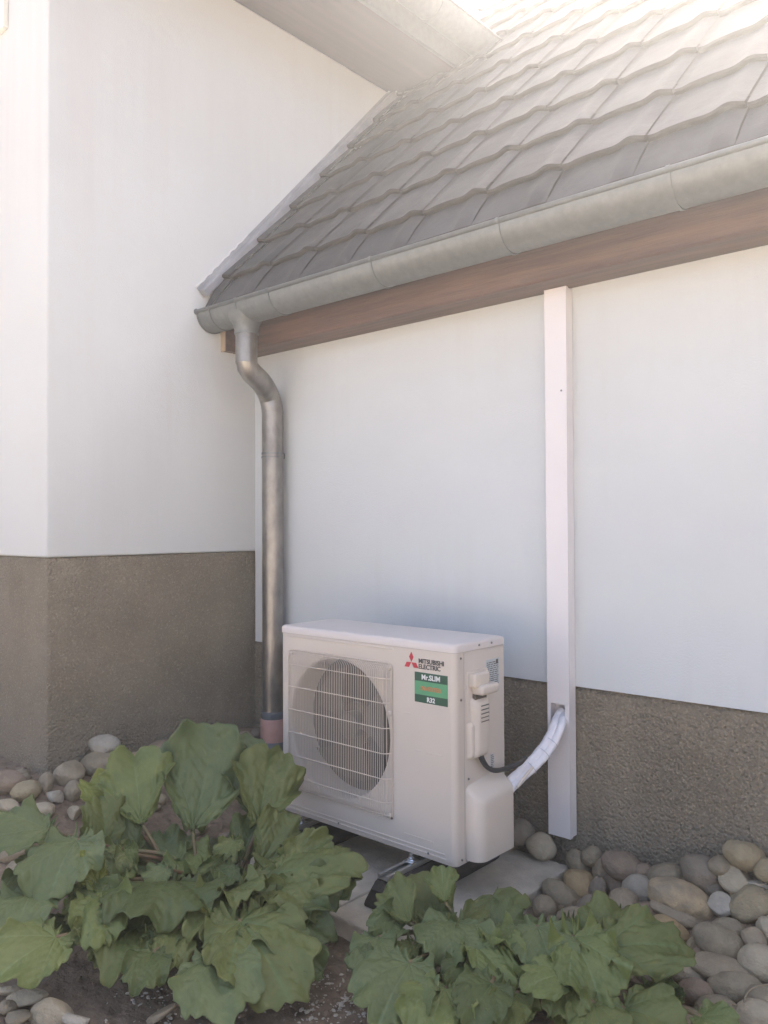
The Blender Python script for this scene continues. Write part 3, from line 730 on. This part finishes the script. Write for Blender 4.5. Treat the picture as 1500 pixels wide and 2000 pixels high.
# visible stones: pixel centre, width, height, tilt in the picture (deg, + = right end lower), kind, angular, label or None
RL = 'stones heaped along the annex wall'
LL = 'stones along the foot of the tall house'
right_st = [
 (1015, 1628, 50, 44, 0, 'purple', 0, 'rounded dark stone behind the slab between heat pump and white duct'),
 (1062, 1653, 54, 42, 15, 'pale', 0, 'pale egg shaped stone behind the slab, below the white duct'),
 (1096, 1752, 82, 48, 42, 'grey', 0, 'long oval grey stone leaning down beside the right slab edge'),
 (1129, 1694, 40, 56, -20, 'grey', 0, 'upright grey stone at the back corner of the slab'),
 (1156, 1672, 42, 32, -40, 'grey', 0, 'small grey stone topmost beside the foot of the white duct'),
 (1134, 1731, 58, 50, 15, 'yellow', 0, 'stone with a rusty yellow patch near the slab corner'),
 (1175, 1703, 38, 54, 15, 'tan', 0, None), (1216, 1690, 62, 44, 25, 'brown', 0, 'brown rounded stone against the wall, right of the duct'),
 (1168, 1742, 32, 48, 0, 'purple', 0, None), (1250, 1740, 66, 62, 0, 'white', 0, 'large speckled whitish round stone in the middle of the heap'),
 (1202, 1727, 44, 46, 10, 'brown', 0, None), (1306, 1718, 62, 46, 0, 'grey', 0, 'smooth grey stone behind the long mottled one'),
 (1332, 1766, 116, 60, 28, 'mottled', 0, 'long brown and buff mottled stone, biggest in the heap'),
 (1364, 1700, 66, 52, 0, 'purple', 0, 'dark purplish stone against the wall'),
 (1390, 1734, 54, 44, 5, 'purple', 0, 'smaller dark purplish stone in front of a larger one'),
 (1440, 1720, 70, 54, 20, 'pale', 1, 'pale angular stone with flat faces, near the right edge'),
 (1414, 1692, 44, 30, 0, 'grey', 0, None), (1452, 1672, 80, 50, 18, 'olive', 0, 'yellowish brown stone highest against the wall at right'),
 (1481, 1728, 42, 18, 8, 'white', 1, 'small bright white chip of rock at the right edge'),
 (1464, 1772, 94, 70, -8, 'olive', 1, 'big olive brown faceted stone at the right edge'),
 (1408, 1770, 46, 40, 0, 'white', 1, 'small white wedge stone between larger ones'),
 (1417, 1815, 64, 40, 14, 'grey', 0, None), (1330, 1790, 108, 28, 22, 'tan', 0, 'thin flat tan stone lying under the mottled one'),
 (1306, 1818, 76, 40, 25, 'yellow', 0, 'buff yellow stone half covered by the leaf tip'),
 (1410, 1852, 98, 52, 22, 'grey', 0, 'long grey oval stone, lower middle of the right heap'),
 (1492, 1880, 84, 62, 0, 'pale', 0, 'large smooth pale stone cut by the right edge'),
 (1422, 1896, 116, 34, 12, 'tan', 0, 'long flat tan stone below the grey oval'),
 (1346, 1903, 74, 44, 10, 'pale', 0, 'pale buff stone beside the dry soil under the leaves'),
 (1436, 1932, 90, 48, 5, 'grey', 0, None), (1361, 1942, 76, 50, 15, 'brown', 0, 'brown stone with an orange end, low in the heap'),
 (1497, 1820, 40, 48, 0, 'pale', 0, None), (1470, 1838, 46, 42, 30, 'tan', 1, None), (1215, 1772, 62, 54, 30, 'tan', 0, 'buff stone peeping above the leaf below the whitish one'),
 (1063, 1770, 42, 36, 20, 'grey', 0, None), (1153, 1772, 50, 38, 0, 'purple', 0, None), (1362, 1868, 52, 36, 0, 'brown', 1, None),
 (1486, 1952, 60, 44, 0, 'grey', 0, None), (1400, 1975, 80, 50, 0, 'grey', 0, None), (1290, 1860, 60, 44, 0, 'brown', 0, None), (1270, 1790, 60, 44, 10, 'brown', 0, None),
 (1120, 1800, 60, 46, 0, 'grey', 0, None), (1190, 1820, 60, 46, 0, 'tan', 0, None), (1230, 1860, 60, 46, 0, 'grey', 0, None), (1345, 1735, 44, 40, 0, 'grey', 0, None),
 (1480, 1985, 70, 44, 0, 'pale', 0, None), (1255, 1702, 40, 26, 0, 'brown', 0, None), (1496, 1700, 40, 40, 0, 'olive', 0, None), (1325, 1990, 70, 40, 0, 'tan', 0, None),
]
left_st = [
 (200, 1461, 60, 38, 0, 'white', 1, 'bright white block of stone leaning against the house base'),
 (198, 1497, 70, 46, 0, 'grey', 0, 'rounded grey stone directly below the white block'),
 (134, 1512, 56, 42, 12, 'tan', 1, 'angular tan stone by the corner of the house'),
 (146, 1546, 34, 44, 0, 'grey', 0, None), (52, 1546, 52, 36, 0, 'olive', 0, 'olive rounded stone left of the house corner'),
 (18, 1534, 62, 38, 0, 'brown', 0, 'dark brown stone at the left edge'),
 (108, 1556, 30, 20, 30, 'white', 1, 'small white shard among the stones by the house corner'),
 (311, 1468, 52, 30, -15, 'brown', 0, 'flat brown stone with light top, above the bright green leaf'),
 (268, 1487, 38, 28, 0, 'pink', 0, None), (372, 1432, 40, 34, 0, 'pink', 1, 'pinkish brown stone against the house base behind tall leaf'),
 (350, 1456, 26, 14, 0, 'pale', 1, None), (476, 1448, 32, 32, 0, 'pink', 0, 'small pinkish stone beside the drainpipe foot'),
 (14, 1572, 46, 28, 10, 'pale', 1, None), (82, 1584, 44, 26, 0, 'pale', 0, None), (146, 1588, 26, 24, 0, 'pale', 1, None),
 (60, 1688, 86, 34, -14, 'tan', 0, 'long flat tan stone under the left leaves'), (22, 1668, 60, 30, -10, 'tan', 0, None), (92, 1532, 26, 34, 0, 'tan', 1, None),
 (235, 1520, 40, 30, 0, 'grey', 0, None), (320, 1500, 50, 30, 0, 'grey', 0, None), (420, 1470, 46, 32, 0, 'brown', 0, None), (445, 1440, 34, 26, 0, 'grey', 0, None), (395, 1455, 40, 30, 0, 'grey', 0, None),
 (56, 1950, 84, 24, -4, 'pale', 1, 'long pale flat rock in the lower left corner'), (98, 1976, 88, 44, 0, 'pale', 1, 'broad pale flat rock in the lower left corner'),
 (152, 1994, 54, 20, 10, 'white', 1, 'pale slab of rock cut by the bottom edge'), (10, 1968, 40, 26, 0, 'tan', 1, None), (34, 1990, 46, 28, 0, 'grey', 1, None), (16, 1934, 44, 14, 0, 'pale', 1, None),
 (312, 1984, 56, 16, -32, 'tan', 1, 'wedge of buff stone in the soil near the bottom edge'),
]
KW = {'grey': 'smooth grey', 'tan': 'tan', 'purple': 'dark greyish', 'brown': 'brown', 'pale': 'pale', 'olive': 'olive', 'pink': 'pinkish', 'yellow': 'buff', 'white': 'white', 'mottled': 'mottled'}
PLACED = []
def put(lst, grp, where, seed0):
    for i, (px, py, w_, h_, ang, kind, an, lab) in enumerate(lst):
        P, d = atg(px, py+h_*.15, .015)
        if P.y > .50-.02 and P.x > XC: P = aty(px, py+h_*.15, .50-w_*.0001); d = (P-CAM).dot(fw)
        if P.x < XC+.05 and P.y > YC:
            q_ = pray(px, py+h_*.15); P = CAM+q_*((XC+.06-CAM.x)/q_.x); d = (P-CAM).dot(fw)
        rw = w_/2*d/F_PX*1.1; rh = h_/2*d/F_PX*1.16
        # long axis lies across the view, tilted by ang
        c = P+Vector((0, 0, rh*.30)); PLACED.append((c.copy(), max(rw, rh)))
        if w_ >= h_: dims, ry = (rw, max(rh*1.15, rw*.62), rh), R_(ang)
        else: dims, ry = (rw, rw*1.15, rh), R_(ang)
        o = make_stone(c, dims, YAW+.0+random.uniform(-.08, .08), ry, kind, seed0+i, an)
        if lab is None: lab = ('%s %s stone ' % (KW[kind], 'angular' if an else 'rounded'))+where
        tag(o, lab, 'stone', grp)
put(right_st, RL, 'wedged among bigger stones in the heap by the annex wall', 100)
put(left_st, LL, 'among leaves and stones by the base of the tall house', 300)
# stones filling the gaps of both beds, seen between the others
rg = random.Random(55); cnt = 0
def scatter(n, x0, x1, y0, y1, cond, grp, where, smin=.022, smax=.05):
    k = 0; tries = 0
    while k < n and tries < 4000:
        tries += 1; x, y = rg.uniform(x0, x1), rg.uniform(y0, y1)
        if not cond(x, y): continue
        r = rg.uniform(smin, smax); z = ground_z(x, y)
        c = Vector((x, y, z+r*.15))
        if any((Vector((q.x, q.y, 0))-Vector((x, y, 0))).length < (rr+r)*.72 for q, rr in PLACED): continue
        PLACED.append((c, r)); kind = rg.choice(['grey', 'grey', 'tan', 'brown', 'purple', 'olive', 'pale'])
        o = make_stone(c, (r, r*rg.uniform(.65, .9), r*rg.uniform(.5, .75)), rg.uniform(0, 6), rg.uniform(-.3, .3), kind, rg.randint(0, 9999), 0)
        tag(o, '%s stone %s' % (KW[kind], where), 'stone', grp); k += 1
scatter(46, .93, 2.0, -.02, .53, lambda x, y: y > .25-(x-.93)*.45, RL, 'lying low in the gaps of the heap by the annex wall')
scatter(34, -.80, -.18, -.50, .52, lambda x, y: x < -.25 or y > .3, LL, 'low in the bed between the two walls', .018, .04)
scatter(16, -1.7, -.80, -.95, -.53, lambda x, y: True, LL, 'in the strip before the left house wall', .02, .045)

# soil crumbs and pale chips: nobody could count these
bm = bmesh.new(); rg = random.Random(9)
for k in range(2600):
    x, y = rg.uniform(-1.5, 2.0), rg.uniform(-1.45, .3)
    if -.1 < x < .93 and y > -.3: continue
    r = rg.choice([.002, .003, .004, .006, .009])*rg.uniform(.7, 1.3)
    mm = Matrix.Translation((x, y, ground_z(x, y)+r*.3)) @ Matrix.Rotation(rg.uniform(0, 6), 4, 'Z') @ Matrix.Rotation(rg.uniform(0, 6), 4, 'X') @ Matrix.Diagonal((r*1.5, r, r*.7, 1))
    bmesh.ops.create_icosphere(bm, subdivisions=1, radius=1, matrix=mm)
bm_obj('soil_crumbs', bm, SOIL, kind='stuff')
bm = bmesh.new()
for k in range(420):
    P, d = atg(rg.gauss(640, 60), rg.gauss(1950, 34)) if k % 3 else atg(rg.gauss(350, 60), rg.gauss(1965, 22))
    r = rg.choice([.0016, .0022, .003, .0045])*rg.uniform(.7, 1.3)
    mm = Matrix.Translation((P.x, P.y, ground_z(P.x, P.y)+r*.6)) @ Matrix.Rotation(rg.uniform(0, 6), 4, 'Z') @ Matrix.Rotation(rg.uniform(0, 6), 4, 'X') @ Matrix.Diagonal((r*1.8, r, r*.6, 1))
    bmesh.ops.create_icosphere(bm, subdivisions=1, radius=1, matrix=mm)
bm_obj('gravel_chips', bm, CHIP, kind='stuff')
# dry stalks
def straw(pts, rad, label):
    bm = bmesh.new(); tube(bm, spline(pts, 8), rad, 6); return tag(bm_obj('dry_stalk', bm, TWIG, smooth_=True), label, 'dry stalk')
a, b = aty(1262, 1712, .50), aty(1345, 1678, .53)
straw([a, (a+b)/2+Vector((0, 0, .004)), b, aty(1362, 1674, .54)], .0020, 'thin dry straw stalk lying on top of the stones against the wall')
q = [atd(px, py, d) for px, py, d in ((1502, 1922, 2.03), (1470, 1930, 2.02), (1454, 1952, 2.0), (1462, 1985, 1.98), (1475, 2005, 1.97))]
straw(q, .002, 'curled dry stalk bending over in the lower right corner')
straw([atd(1430, 1962, 2.0), atd(1470, 1968, 2.0), atd(1510, 1975, 2.0)], .0018, 'straight dry stalk lying in the lower right corner')

# ------------------------------------------------------------------ rhubarb
def leaf_mesh(name, base, tip, nrm, width, m, parent, seed, curl=.25, fold=.15, ruffle=1.0, back=.44, stalk_to=None, roll_edge=0, stretch=1.0):
    """broad rhubarb blade: polar grid around the petiole, palmate veins, puckered between veins and ruffled at the rim"""
    rg = random.Random(seed)
    L = tip-base; ln = L.length; ex = L.normalized(); ez = (nrm-ex*nrm.dot(ex)).normalized(); ey = ez.cross(ex)
    NT, NR = 144, 30; TH = R_(158)
    vein_a = [R_(a+rg.uniform(-3, 3)) for a in (-118, -72, -33, 0, 33, 72, 118)]
    ph = [rg.uniform(0, 6.3) for _ in range(8)]
    th = np.linspace(-TH, TH, NT+1)[None, :]; rr = np.linspace(0, 1, NR+1)[:, None]**.85
    # outline
    hw = width/2
    a = np.abs(th)
    cf = back; A_ = ln*(1-cf); C_ = cf*ln           # ellipse centred at C_ along the midrib, seen from the petiole
    ct, st = np.cos(th), np.sin(th)
    qa = (ct/A_)**2+(st/hw)**2; qb = -2*ct*C_/A_**2; qc = (C_/A_)**2-1
    ell = (-qb+np.sqrt(np.maximum(qb*qb-4*qa*qc, 0)))/(2*qa)
    out = ell
    lobes = np.zeros_like(th)
    for va in vein_a: lobes = np.maximum(lobes, np.exp(-((th-va)/R_(13))**2))
    out = out*(.875+.045*lobes+.025*np.sin(th*5+ph[0])+.095*np.abs(np.cos(th*(7.3+2*math.sin(seed))+ph[1]))**.7+.055*np.abs(np.cos(th*17+ph[2]))**.7+.012*np.sin(th*47+ph[3]))
    r = rr*out; x = r*np.cos(th); y = r*np.sin(th)
    if back > .47: y = y*np.clip(.50+.95*x/ln, .35, 1.25)
    rn = rr+0*th
    # veins
    vein = np.zeros_like(x); puck = np.zeros_like(x)
    for k, va in enumerate(vein_a):
        d = np.angle(np.exp(1j*(th-va))); s = r*np.cos(d); t = np.abs(r*np.sin(d))
        wv = ln*(.013 if k == 3 else .009)*(1.15-rn)
        vein = np.maximum(vein, np.where(s > 0, np.exp(-(t/np.maximum(wv, 1e-4))**2), 0))
        near = np.exp(-(d/R_(20))**2)
        ph_ = (s-t*1.0)/ln*8+k*.37
        sec = np.exp(-((ph_-np.round(ph_))/.10)**2)*near*(rn > .12)*(rn < .97)
        vein = np.maximum(vein, .5*sec)
        puck += near*(1-2*np.exp(-((ph_-np.round(ph_))/.22)**2))
    z = .011*ln/.25*(1-np.exp(-(lobes*0+1)))*0
    z = z+puck*ln*.011*rn*ruffle*1.3
    z = z-vein*ln*.012*(rn > .03)
    # between the main veins the blade billows up
    z = z+ln*.045*rn*(1-lobes)*ruffle
    rim = np.clip((rn-.55)/.45, 0, 1)**1.7
    z = z+rim*ln*ruffle*(.085*np.sin(th*6.3+ph[4])+.085*np.sin(th*11.7+ph[5])+.036*np.sin(th*23+ph[6])+.012*np.sin(th*41+ph[7]))
    # fold about the midrib, then curl the tip and sides
    z = z+fold*np.abs(y)
    cy = (y/hw)
    z = z-roll_edge*hw*cy**2*np.sign(1)
    k_ = curl/ln
    ang = k_*x*np.abs(x)/ln*1.0 if False else k_*x
    if abs(curl) > 1e-3:
        xx = np.sin(ang)/k_; zz = -(1-np.cos(ang))/k_*np.sign(1)
        X_ = xx+z*np.sin(ang); Z_ = zz+z*np.cos(ang)
    else: X_, Z_ = x, z
    # recentre so that the drawn tip still reaches 'tip'
    fx = ln/max(.4*ln, math.hypot(math.sin(curl)/curl*ln, (1-math.cos(curl))/curl*ln)) if abs(curl) > 1e-3 else 1
    tipx, tipz = ((math.sin(curl)/curl*ln*fx, -(1-math.cos(curl))/curl*ln*fx) if abs(curl) > 1e-3 else (ln, 0))
    al = math.atan2(tipz, tipx)
    X2 = (X_*fx)*math.cos(al)+(Z_*fx)*math.sin(al); Z2 = -(X_*fx)*math.sin(al)+(Z_*fx)*math.cos(al)
    P = np.array(ex)[None, None]*X2[..., None]+np.array(ey)[None, None]*y[..., None]+np.array(ez)[None, None]*Z2[..., None]
    V = P.reshape(-1, 3)
    n1 = NT+1; F = [(i*n1+j, i*n1+j+1, (i+1)*n1+j+1, (i+1)*n1+j) for i in range(NR) for j in range(NT)]
    me = bpy.data.meshes.new(name); me.from_pydata(V.tolist(), [], F); me.update()
    me.polygons.foreach_set('use_smooth', [True]*len(me.polygons))
    at = me.attributes.new('vein', 'FLOAT', 'POINT'); at.data.foreach_set('value', np.clip(vein, 0, 1).reshape(-1).astype(np.float32))
    me.materials.append(m); o = bpy.data.objects.new(name, me); COL.objects.link(o)
    o.parent = parent; o.location = base-parent.location
    md = o.modifiers.new('thickness', 'SOLIDIFY'); md.thickness = .0011; md.offset = 0
    if stalk_to is not None:
        e = stalk_to-base
        mid = base+e*.45-ex*.25*e.length*.6; pts = spline([Vector((0, 0, 0))+ex*.02*0, (mid-base), e], 10)
        bm = bmesh.new(); tube(bm, pts, [.0050+.0055*i/(len(pts)-1) for i in range(len(pts))], 10)
        # midrib underside, continuing the stalk into the blade
        bm_obj('stalk', bm, STALK, o, smooth_=True)
    return o

rgx = random.Random(77)
def plant(name, crown_px, label, leaves, seed0, extra=0, ex_x=(0, 1), ex_y=(0, 1), dfun=None):
    P, d = atg(*crown_px); t = empty(name, P, label, 'rhubarb plant', 'rhubarb plants in front of the heat pump')
    for i, (bx, by, bd, tx_, ty, td, wpx, face, curl, fold, ruf, mk) in enumerate(leaves):
        b_ = atd(bx, by, bd); t_ = atd(tx_, ty, td)
        toC = (CAM-b_).normalized(); a_, u_, s_ = face
        nrm = toC*a_+Vector((0, 0, 1))*u_+rt*s_
        wd = wpx*1.04*((bd+td)/2)/F_PX; t_ = b_+(t_-b_)*1.06
        leaf_mesh('leaf', b_, t_, nrm, wd, LEAF[mk], t, seed0+i*7, curl, fold, ruf, back=.485 if u_ < .5 else .43+.03*math.sin(i*2.1), stalk_to=P+Vector((random.uniform(-.03, .03), random.uniform(-.03, .03), .0)))
    for j in range(extra):
        q = rgx.uniform(*ex_x), rgx.uniform(*ex_y); dd = dfun(*q)
        an = rgx.uniform(-1.2, 1.2)+math.pi/2; ln_ = rgx.uniform(45, 85); mk = rgx.choice('ggdlbgl')
        b_ = atd(q[0], q[1], dd); t_ = atd(q[0]+math.cos(an)*ln_*1.1, q[1]+math.sin(an)*ln_, dd-.07)
        nrm = (CAM-b_).normalized()*rgx.uniform(.5, 1)+Vector((0, 0, 1))*rgx.uniform(.4, 1)+rt*rgx.uniform(-.5, .5)
        leaf_mesh('leaf', b_, t_, nrm, ln_*rgx.uniform(.9, 1.25)*dd/F_PX, LEAF[mk], t, seed0+500+j*5, rgx.uniform(-.3, 1.1), rgx.uniform(-.1, .4), rgx.uniform(1, 1.8), stalk_to=P+Vector((random.uniform(-.04, .04), random.uniform(-.04, .04), 0)))
    return t
# base px,py,depth, tip px,py,depth, width px, facing (camera, up, right), curl, fold, ruffle, colour
LEFT = [
 (376, 1618, 2.62, 420, 1430, 2.80, 175, (1, .35, 0), -.25, .10, 1.0, 'b'),
 (505, 1612, 2.60, 535, 1470, 2.74, 128, (1, .30, .25), -.30, .15, 1.1, 'g'),
 (276, 1606, 2.60, 262, 1472, 2.72, 125, (1, .35, -.2), .3, .12, 1.0, 'l'),
 (232, 1580, 2.66, 172, 1524, 2.70, 74, (1, .5, 0), .3, .2, 1.2, 'y'),
 (205, 1655, 2.55, 196, 1560, 2.60, 96, (.7, .8, .4), .5, .2, .9, 'g'),
 (500, 1600, 2.70, 460, 1450, 2.85, 90, (1, .3, .2), .4, .15, 1.2, 'b'),
 (150, 1640, 2.45, 95, 1755, 2.26, 150, (.75, .7, -.3), .9, .05, .8, 'b'),
 (95, 1620, 2.50, -30, 1640, 2.42, 120, (.6, .8, -.1), .6, .1, 1.0, 'b'),
 (60, 1745, 2.30, 20, 1850, 2.12, 130, (.8, .7, -.2), .8, .05, .8, 'b'),
 (110, 1830, 2.15, -10, 1905, 2.00, 135, (.8, .75, 0), .5, .08, .6, 'l'),
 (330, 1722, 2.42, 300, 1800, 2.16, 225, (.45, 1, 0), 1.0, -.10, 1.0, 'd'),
 (330, 1690, 2.55, 285, 1640, 2.62, 150, (.5, 1, -.1), -.9, .10, 1.3, 'b'),
 (400, 1700, 2.50, 350, 1660, 2.60, 110, (.6, .9, .3), -.8, .15, 1.3, 'l'),
 (200, 1740, 2.32, 205, 1850, 2.14, 110, (.8, .7, -.2), .8, .05, 1.2, 'l'),
 (190, 1725, 2.34, 168, 1670, 2.38, 52, (.9, .6, -.3), .5, .35, 1.6, 'y'),
 (170, 1735, 2.33, 145, 1790, 2.26, 50, (.9, .5, -.3), .6, .2, 1.5, 'l'),
 (262, 1810, 2.24, 225, 1915, 2.06, 105, (.8, .7, -.1), .8, .05, .8, 'g'),
 (350, 1810, 2.22, 330, 1895, 2.08, 80, (.8, .7, 0), .7, .1, .9, 'g'),
 (440, 1740, 2.36, 385, 1840, 2.16, 105, (.8, .8, -.2), .8, .08, 1.0, 'g'),
 (450, 1745, 2.36, 500, 1750, 2.25, 90, (.6, .9, .2), .9, .1, 1.2, 'g'),
 (470, 1800, 2.20, 560, 1950, 1.98, 200, (.75, .8, .1), .7, .06, .7, 'g'),
 (420, 1870, 2.08, 440, 1990, 1.90, 170, (.8, .75, -.1), .7, .08, .6, 'b'),
 (500, 1790, 2.28, 555, 1870, 2.10, 125, (.7, .8, .3), .8, .05, .9, 'b'),
 (520, 1735, 2.38, 610, 1790, 2.24, 110, (.7, .8, .3), .9, .1, .9, 'g'),
 (505, 1690, 2.52, 565, 1600, 2.62, 95, (1, .3, .2), .4, .15, 1.3, 'g'),
 (470, 1680, 2.56, 500, 1600, 2.66, 80, (1, .4, .1), .3, .15, 1.3, 'd'),
 (560, 1700, 2.45, 640, 1640, 2.48, 80, (.8, .6, .2), .6, .15, 1.3, 'g'),
 (512, 1716, 2.42, 690, 1700, 2.35, 160, (.75, .75, 0), .7, -.25, .9, 'g'),
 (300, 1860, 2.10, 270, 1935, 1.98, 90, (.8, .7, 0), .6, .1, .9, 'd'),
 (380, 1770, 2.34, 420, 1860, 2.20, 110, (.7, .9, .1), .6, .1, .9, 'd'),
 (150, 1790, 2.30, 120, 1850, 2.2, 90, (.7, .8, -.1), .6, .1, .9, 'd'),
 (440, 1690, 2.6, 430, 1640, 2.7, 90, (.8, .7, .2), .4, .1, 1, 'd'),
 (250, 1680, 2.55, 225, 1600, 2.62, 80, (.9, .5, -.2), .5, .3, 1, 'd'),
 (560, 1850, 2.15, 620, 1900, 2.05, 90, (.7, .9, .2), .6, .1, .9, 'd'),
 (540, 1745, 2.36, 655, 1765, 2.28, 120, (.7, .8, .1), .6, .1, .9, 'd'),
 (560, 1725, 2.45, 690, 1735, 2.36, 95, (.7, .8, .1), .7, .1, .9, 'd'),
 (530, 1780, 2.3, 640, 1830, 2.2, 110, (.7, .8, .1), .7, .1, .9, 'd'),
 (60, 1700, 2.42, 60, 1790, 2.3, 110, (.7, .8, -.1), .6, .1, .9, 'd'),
 (120, 1680, 2.5, 40, 1700, 2.45, 100, (.6, .9, -.1), .6, .1, 1, 'g'),
 (300, 1760, 2.3, 260, 1850, 2.2, 120, (.7, .8, -.1), .6, .1, .9, 'd'),
]
RIGHT = [
 (835, 1822, 2.20, 820, 1712, 2.34, 128, (1, .45, -.1), -.4, .15, 1.2, 'g'),
 (800, 1800, 2.20, 768, 1730, 2.30, 80, (1, .4, -.3), .5, .2, 1.1, 'g'),
 (868, 1760, 2.24, 860, 1700, 2.30, 60, (1, .4, 0), .4, .2, 1.4, 'l'),
 (893, 1815, 2.18, 1008, 1742, 2.26, 105, (.75, .6, -.5), -.7, -.5, 1.2, 'g'),
 (890, 1800, 2.18, 880, 1880, 2.05, 150, (.7, .8, 0), .7, .1, 1.0, 'b'),
 (740, 1830, 2.15, 712, 1915, 2.02, 90, (.8, .7, -.3), .5, .15, .8, 'b'),
 (800, 1880, 2.02, 740, 2000, 1.86, 165, (.8, .8, -.1), .5, .1, .7, 'b'),
 (870, 1930, 1.95, 830, 2040, 1.80, 150, (.8, .8, 0), .6, .1, .8, 'l'),
 (930, 1850, 2.08, 990, 1925, 1.98, 85, (.8, .7, .2), 1.0, .3, 1.2, 'l'),
 (960, 1830, 2.12, 1012, 1868, 2.02, 60, (.7, .8, .2), 1.2, .4, 1.3, 'l'),
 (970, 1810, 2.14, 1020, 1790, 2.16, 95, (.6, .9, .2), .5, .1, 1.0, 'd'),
 (1050, 1810, 2.10, 1080, 1900, 1.98, 130, (.7, .8, .1), .6, .05, .8, 'b'),
 (1120, 1830, 2.06, 1180, 1960, 1.92, 140, (.85, .7, .1), .7, .12, 1.7, 'l'),
 (1190, 1870, 2.05, 1215, 1770, 2.16, 150, (.6, .9, .1), .5, .05, .9, 'g'),
 (1180, 1850, 2.04, 1345, 1860, 2.02, 130, (.65, .8, .0), .6, .05, 1.0, 'g'),
 (1110, 1900, 1.98, 1030, 1930, 1.92, 90, (.8, .7, -.1), .4, .1, .5, 'l'),
 (1100, 1920, 1.97, 1110, 1990, 1.88, 90, (.8, .7, -.1), .6, .1, .7, 'g'),
 (960, 1920, 1.95, 915, 2000, 1.84, 110, (.8, .7, .1), .7, .1, .8, 'd'),
 (1010, 1940, 1.95, 970, 2010, 1.84, 80, (.9, .6, .1), .5, .1, .8, 'g'),
 (1220, 1970, 1.92, 1330, 2010, 1.84, 120, (.8, .75, .1), .5, .1, .7, 'g'),
 (1370, 1985, 1.90, 1430, 2020, 1.84, 90, (.8, .75, .1), .5, .1, .9, 'l'),
 (900, 1870, 2.06, 960, 1960, 1.95, 130, (.7, .9, .1), .5, .1, .9, 'd'),
 (1000, 1860, 2.06, 1040, 1930, 1.98, 110, (.7, .9, .1), .5, .1, .9, 'd'),
 (860, 1990, 1.88, 870, 2060, 1.8, 120, (.8, .8, .1), .5, .1, .8, 'g'),
 (1160, 1960, 1.92, 1180, 2040, 1.82, 120, (.8, .8, .1), .5, .1, .8, 'g'),
 (720, 1890, 2.05, 690, 1860, 2.1, 60, (.8, .8, -.2), .5, .1, .8, 'd'),
]
plant('rhubarb_plant', (425, 1800), 'large leafy rhubarb plant before the fan side of the heat pump', LEFT, 1000, 26, (60, 600), (1640, 1850), lambda x, y: 2.62-(y-1600)*.0019)
plant('rhubarb_plant', (980, 1880), 'leafy rhubarb plant beside the stone heap, right of bare soil', RIGHT, 3000, 20, (760, 1290), (1790, 1950), lambda x, y: 2.26-(y-1780)*.0016)

# ------------------------------------------------------------------ haze
HAZE = .0205  # density of an added air volume that stands in for veiling lens glare
if HAZE:
    bm = bmesh.new(); box(bm, -130, 130, -130, 130, -1.5, 8.5)
    m = bpy.data.materials.new('glare_haze'); m.use_nodes = True; n = m.node_tree.nodes; l = m.node_tree.links; n.remove(n['Principled BSDF'])
    v = n.new('ShaderNodeVolumePrincipled'); v.inputs['Color'].default_value = (1, .98, .955, 1); v.inputs['Density'].default_value = HAZE; v.inputs['Anisotropy'].default_value = .78
    l.new(v.outputs[0], n['Material Output'].inputs['Volume'])
    bm_obj('glare_haze', bm, m, kind='stuff')
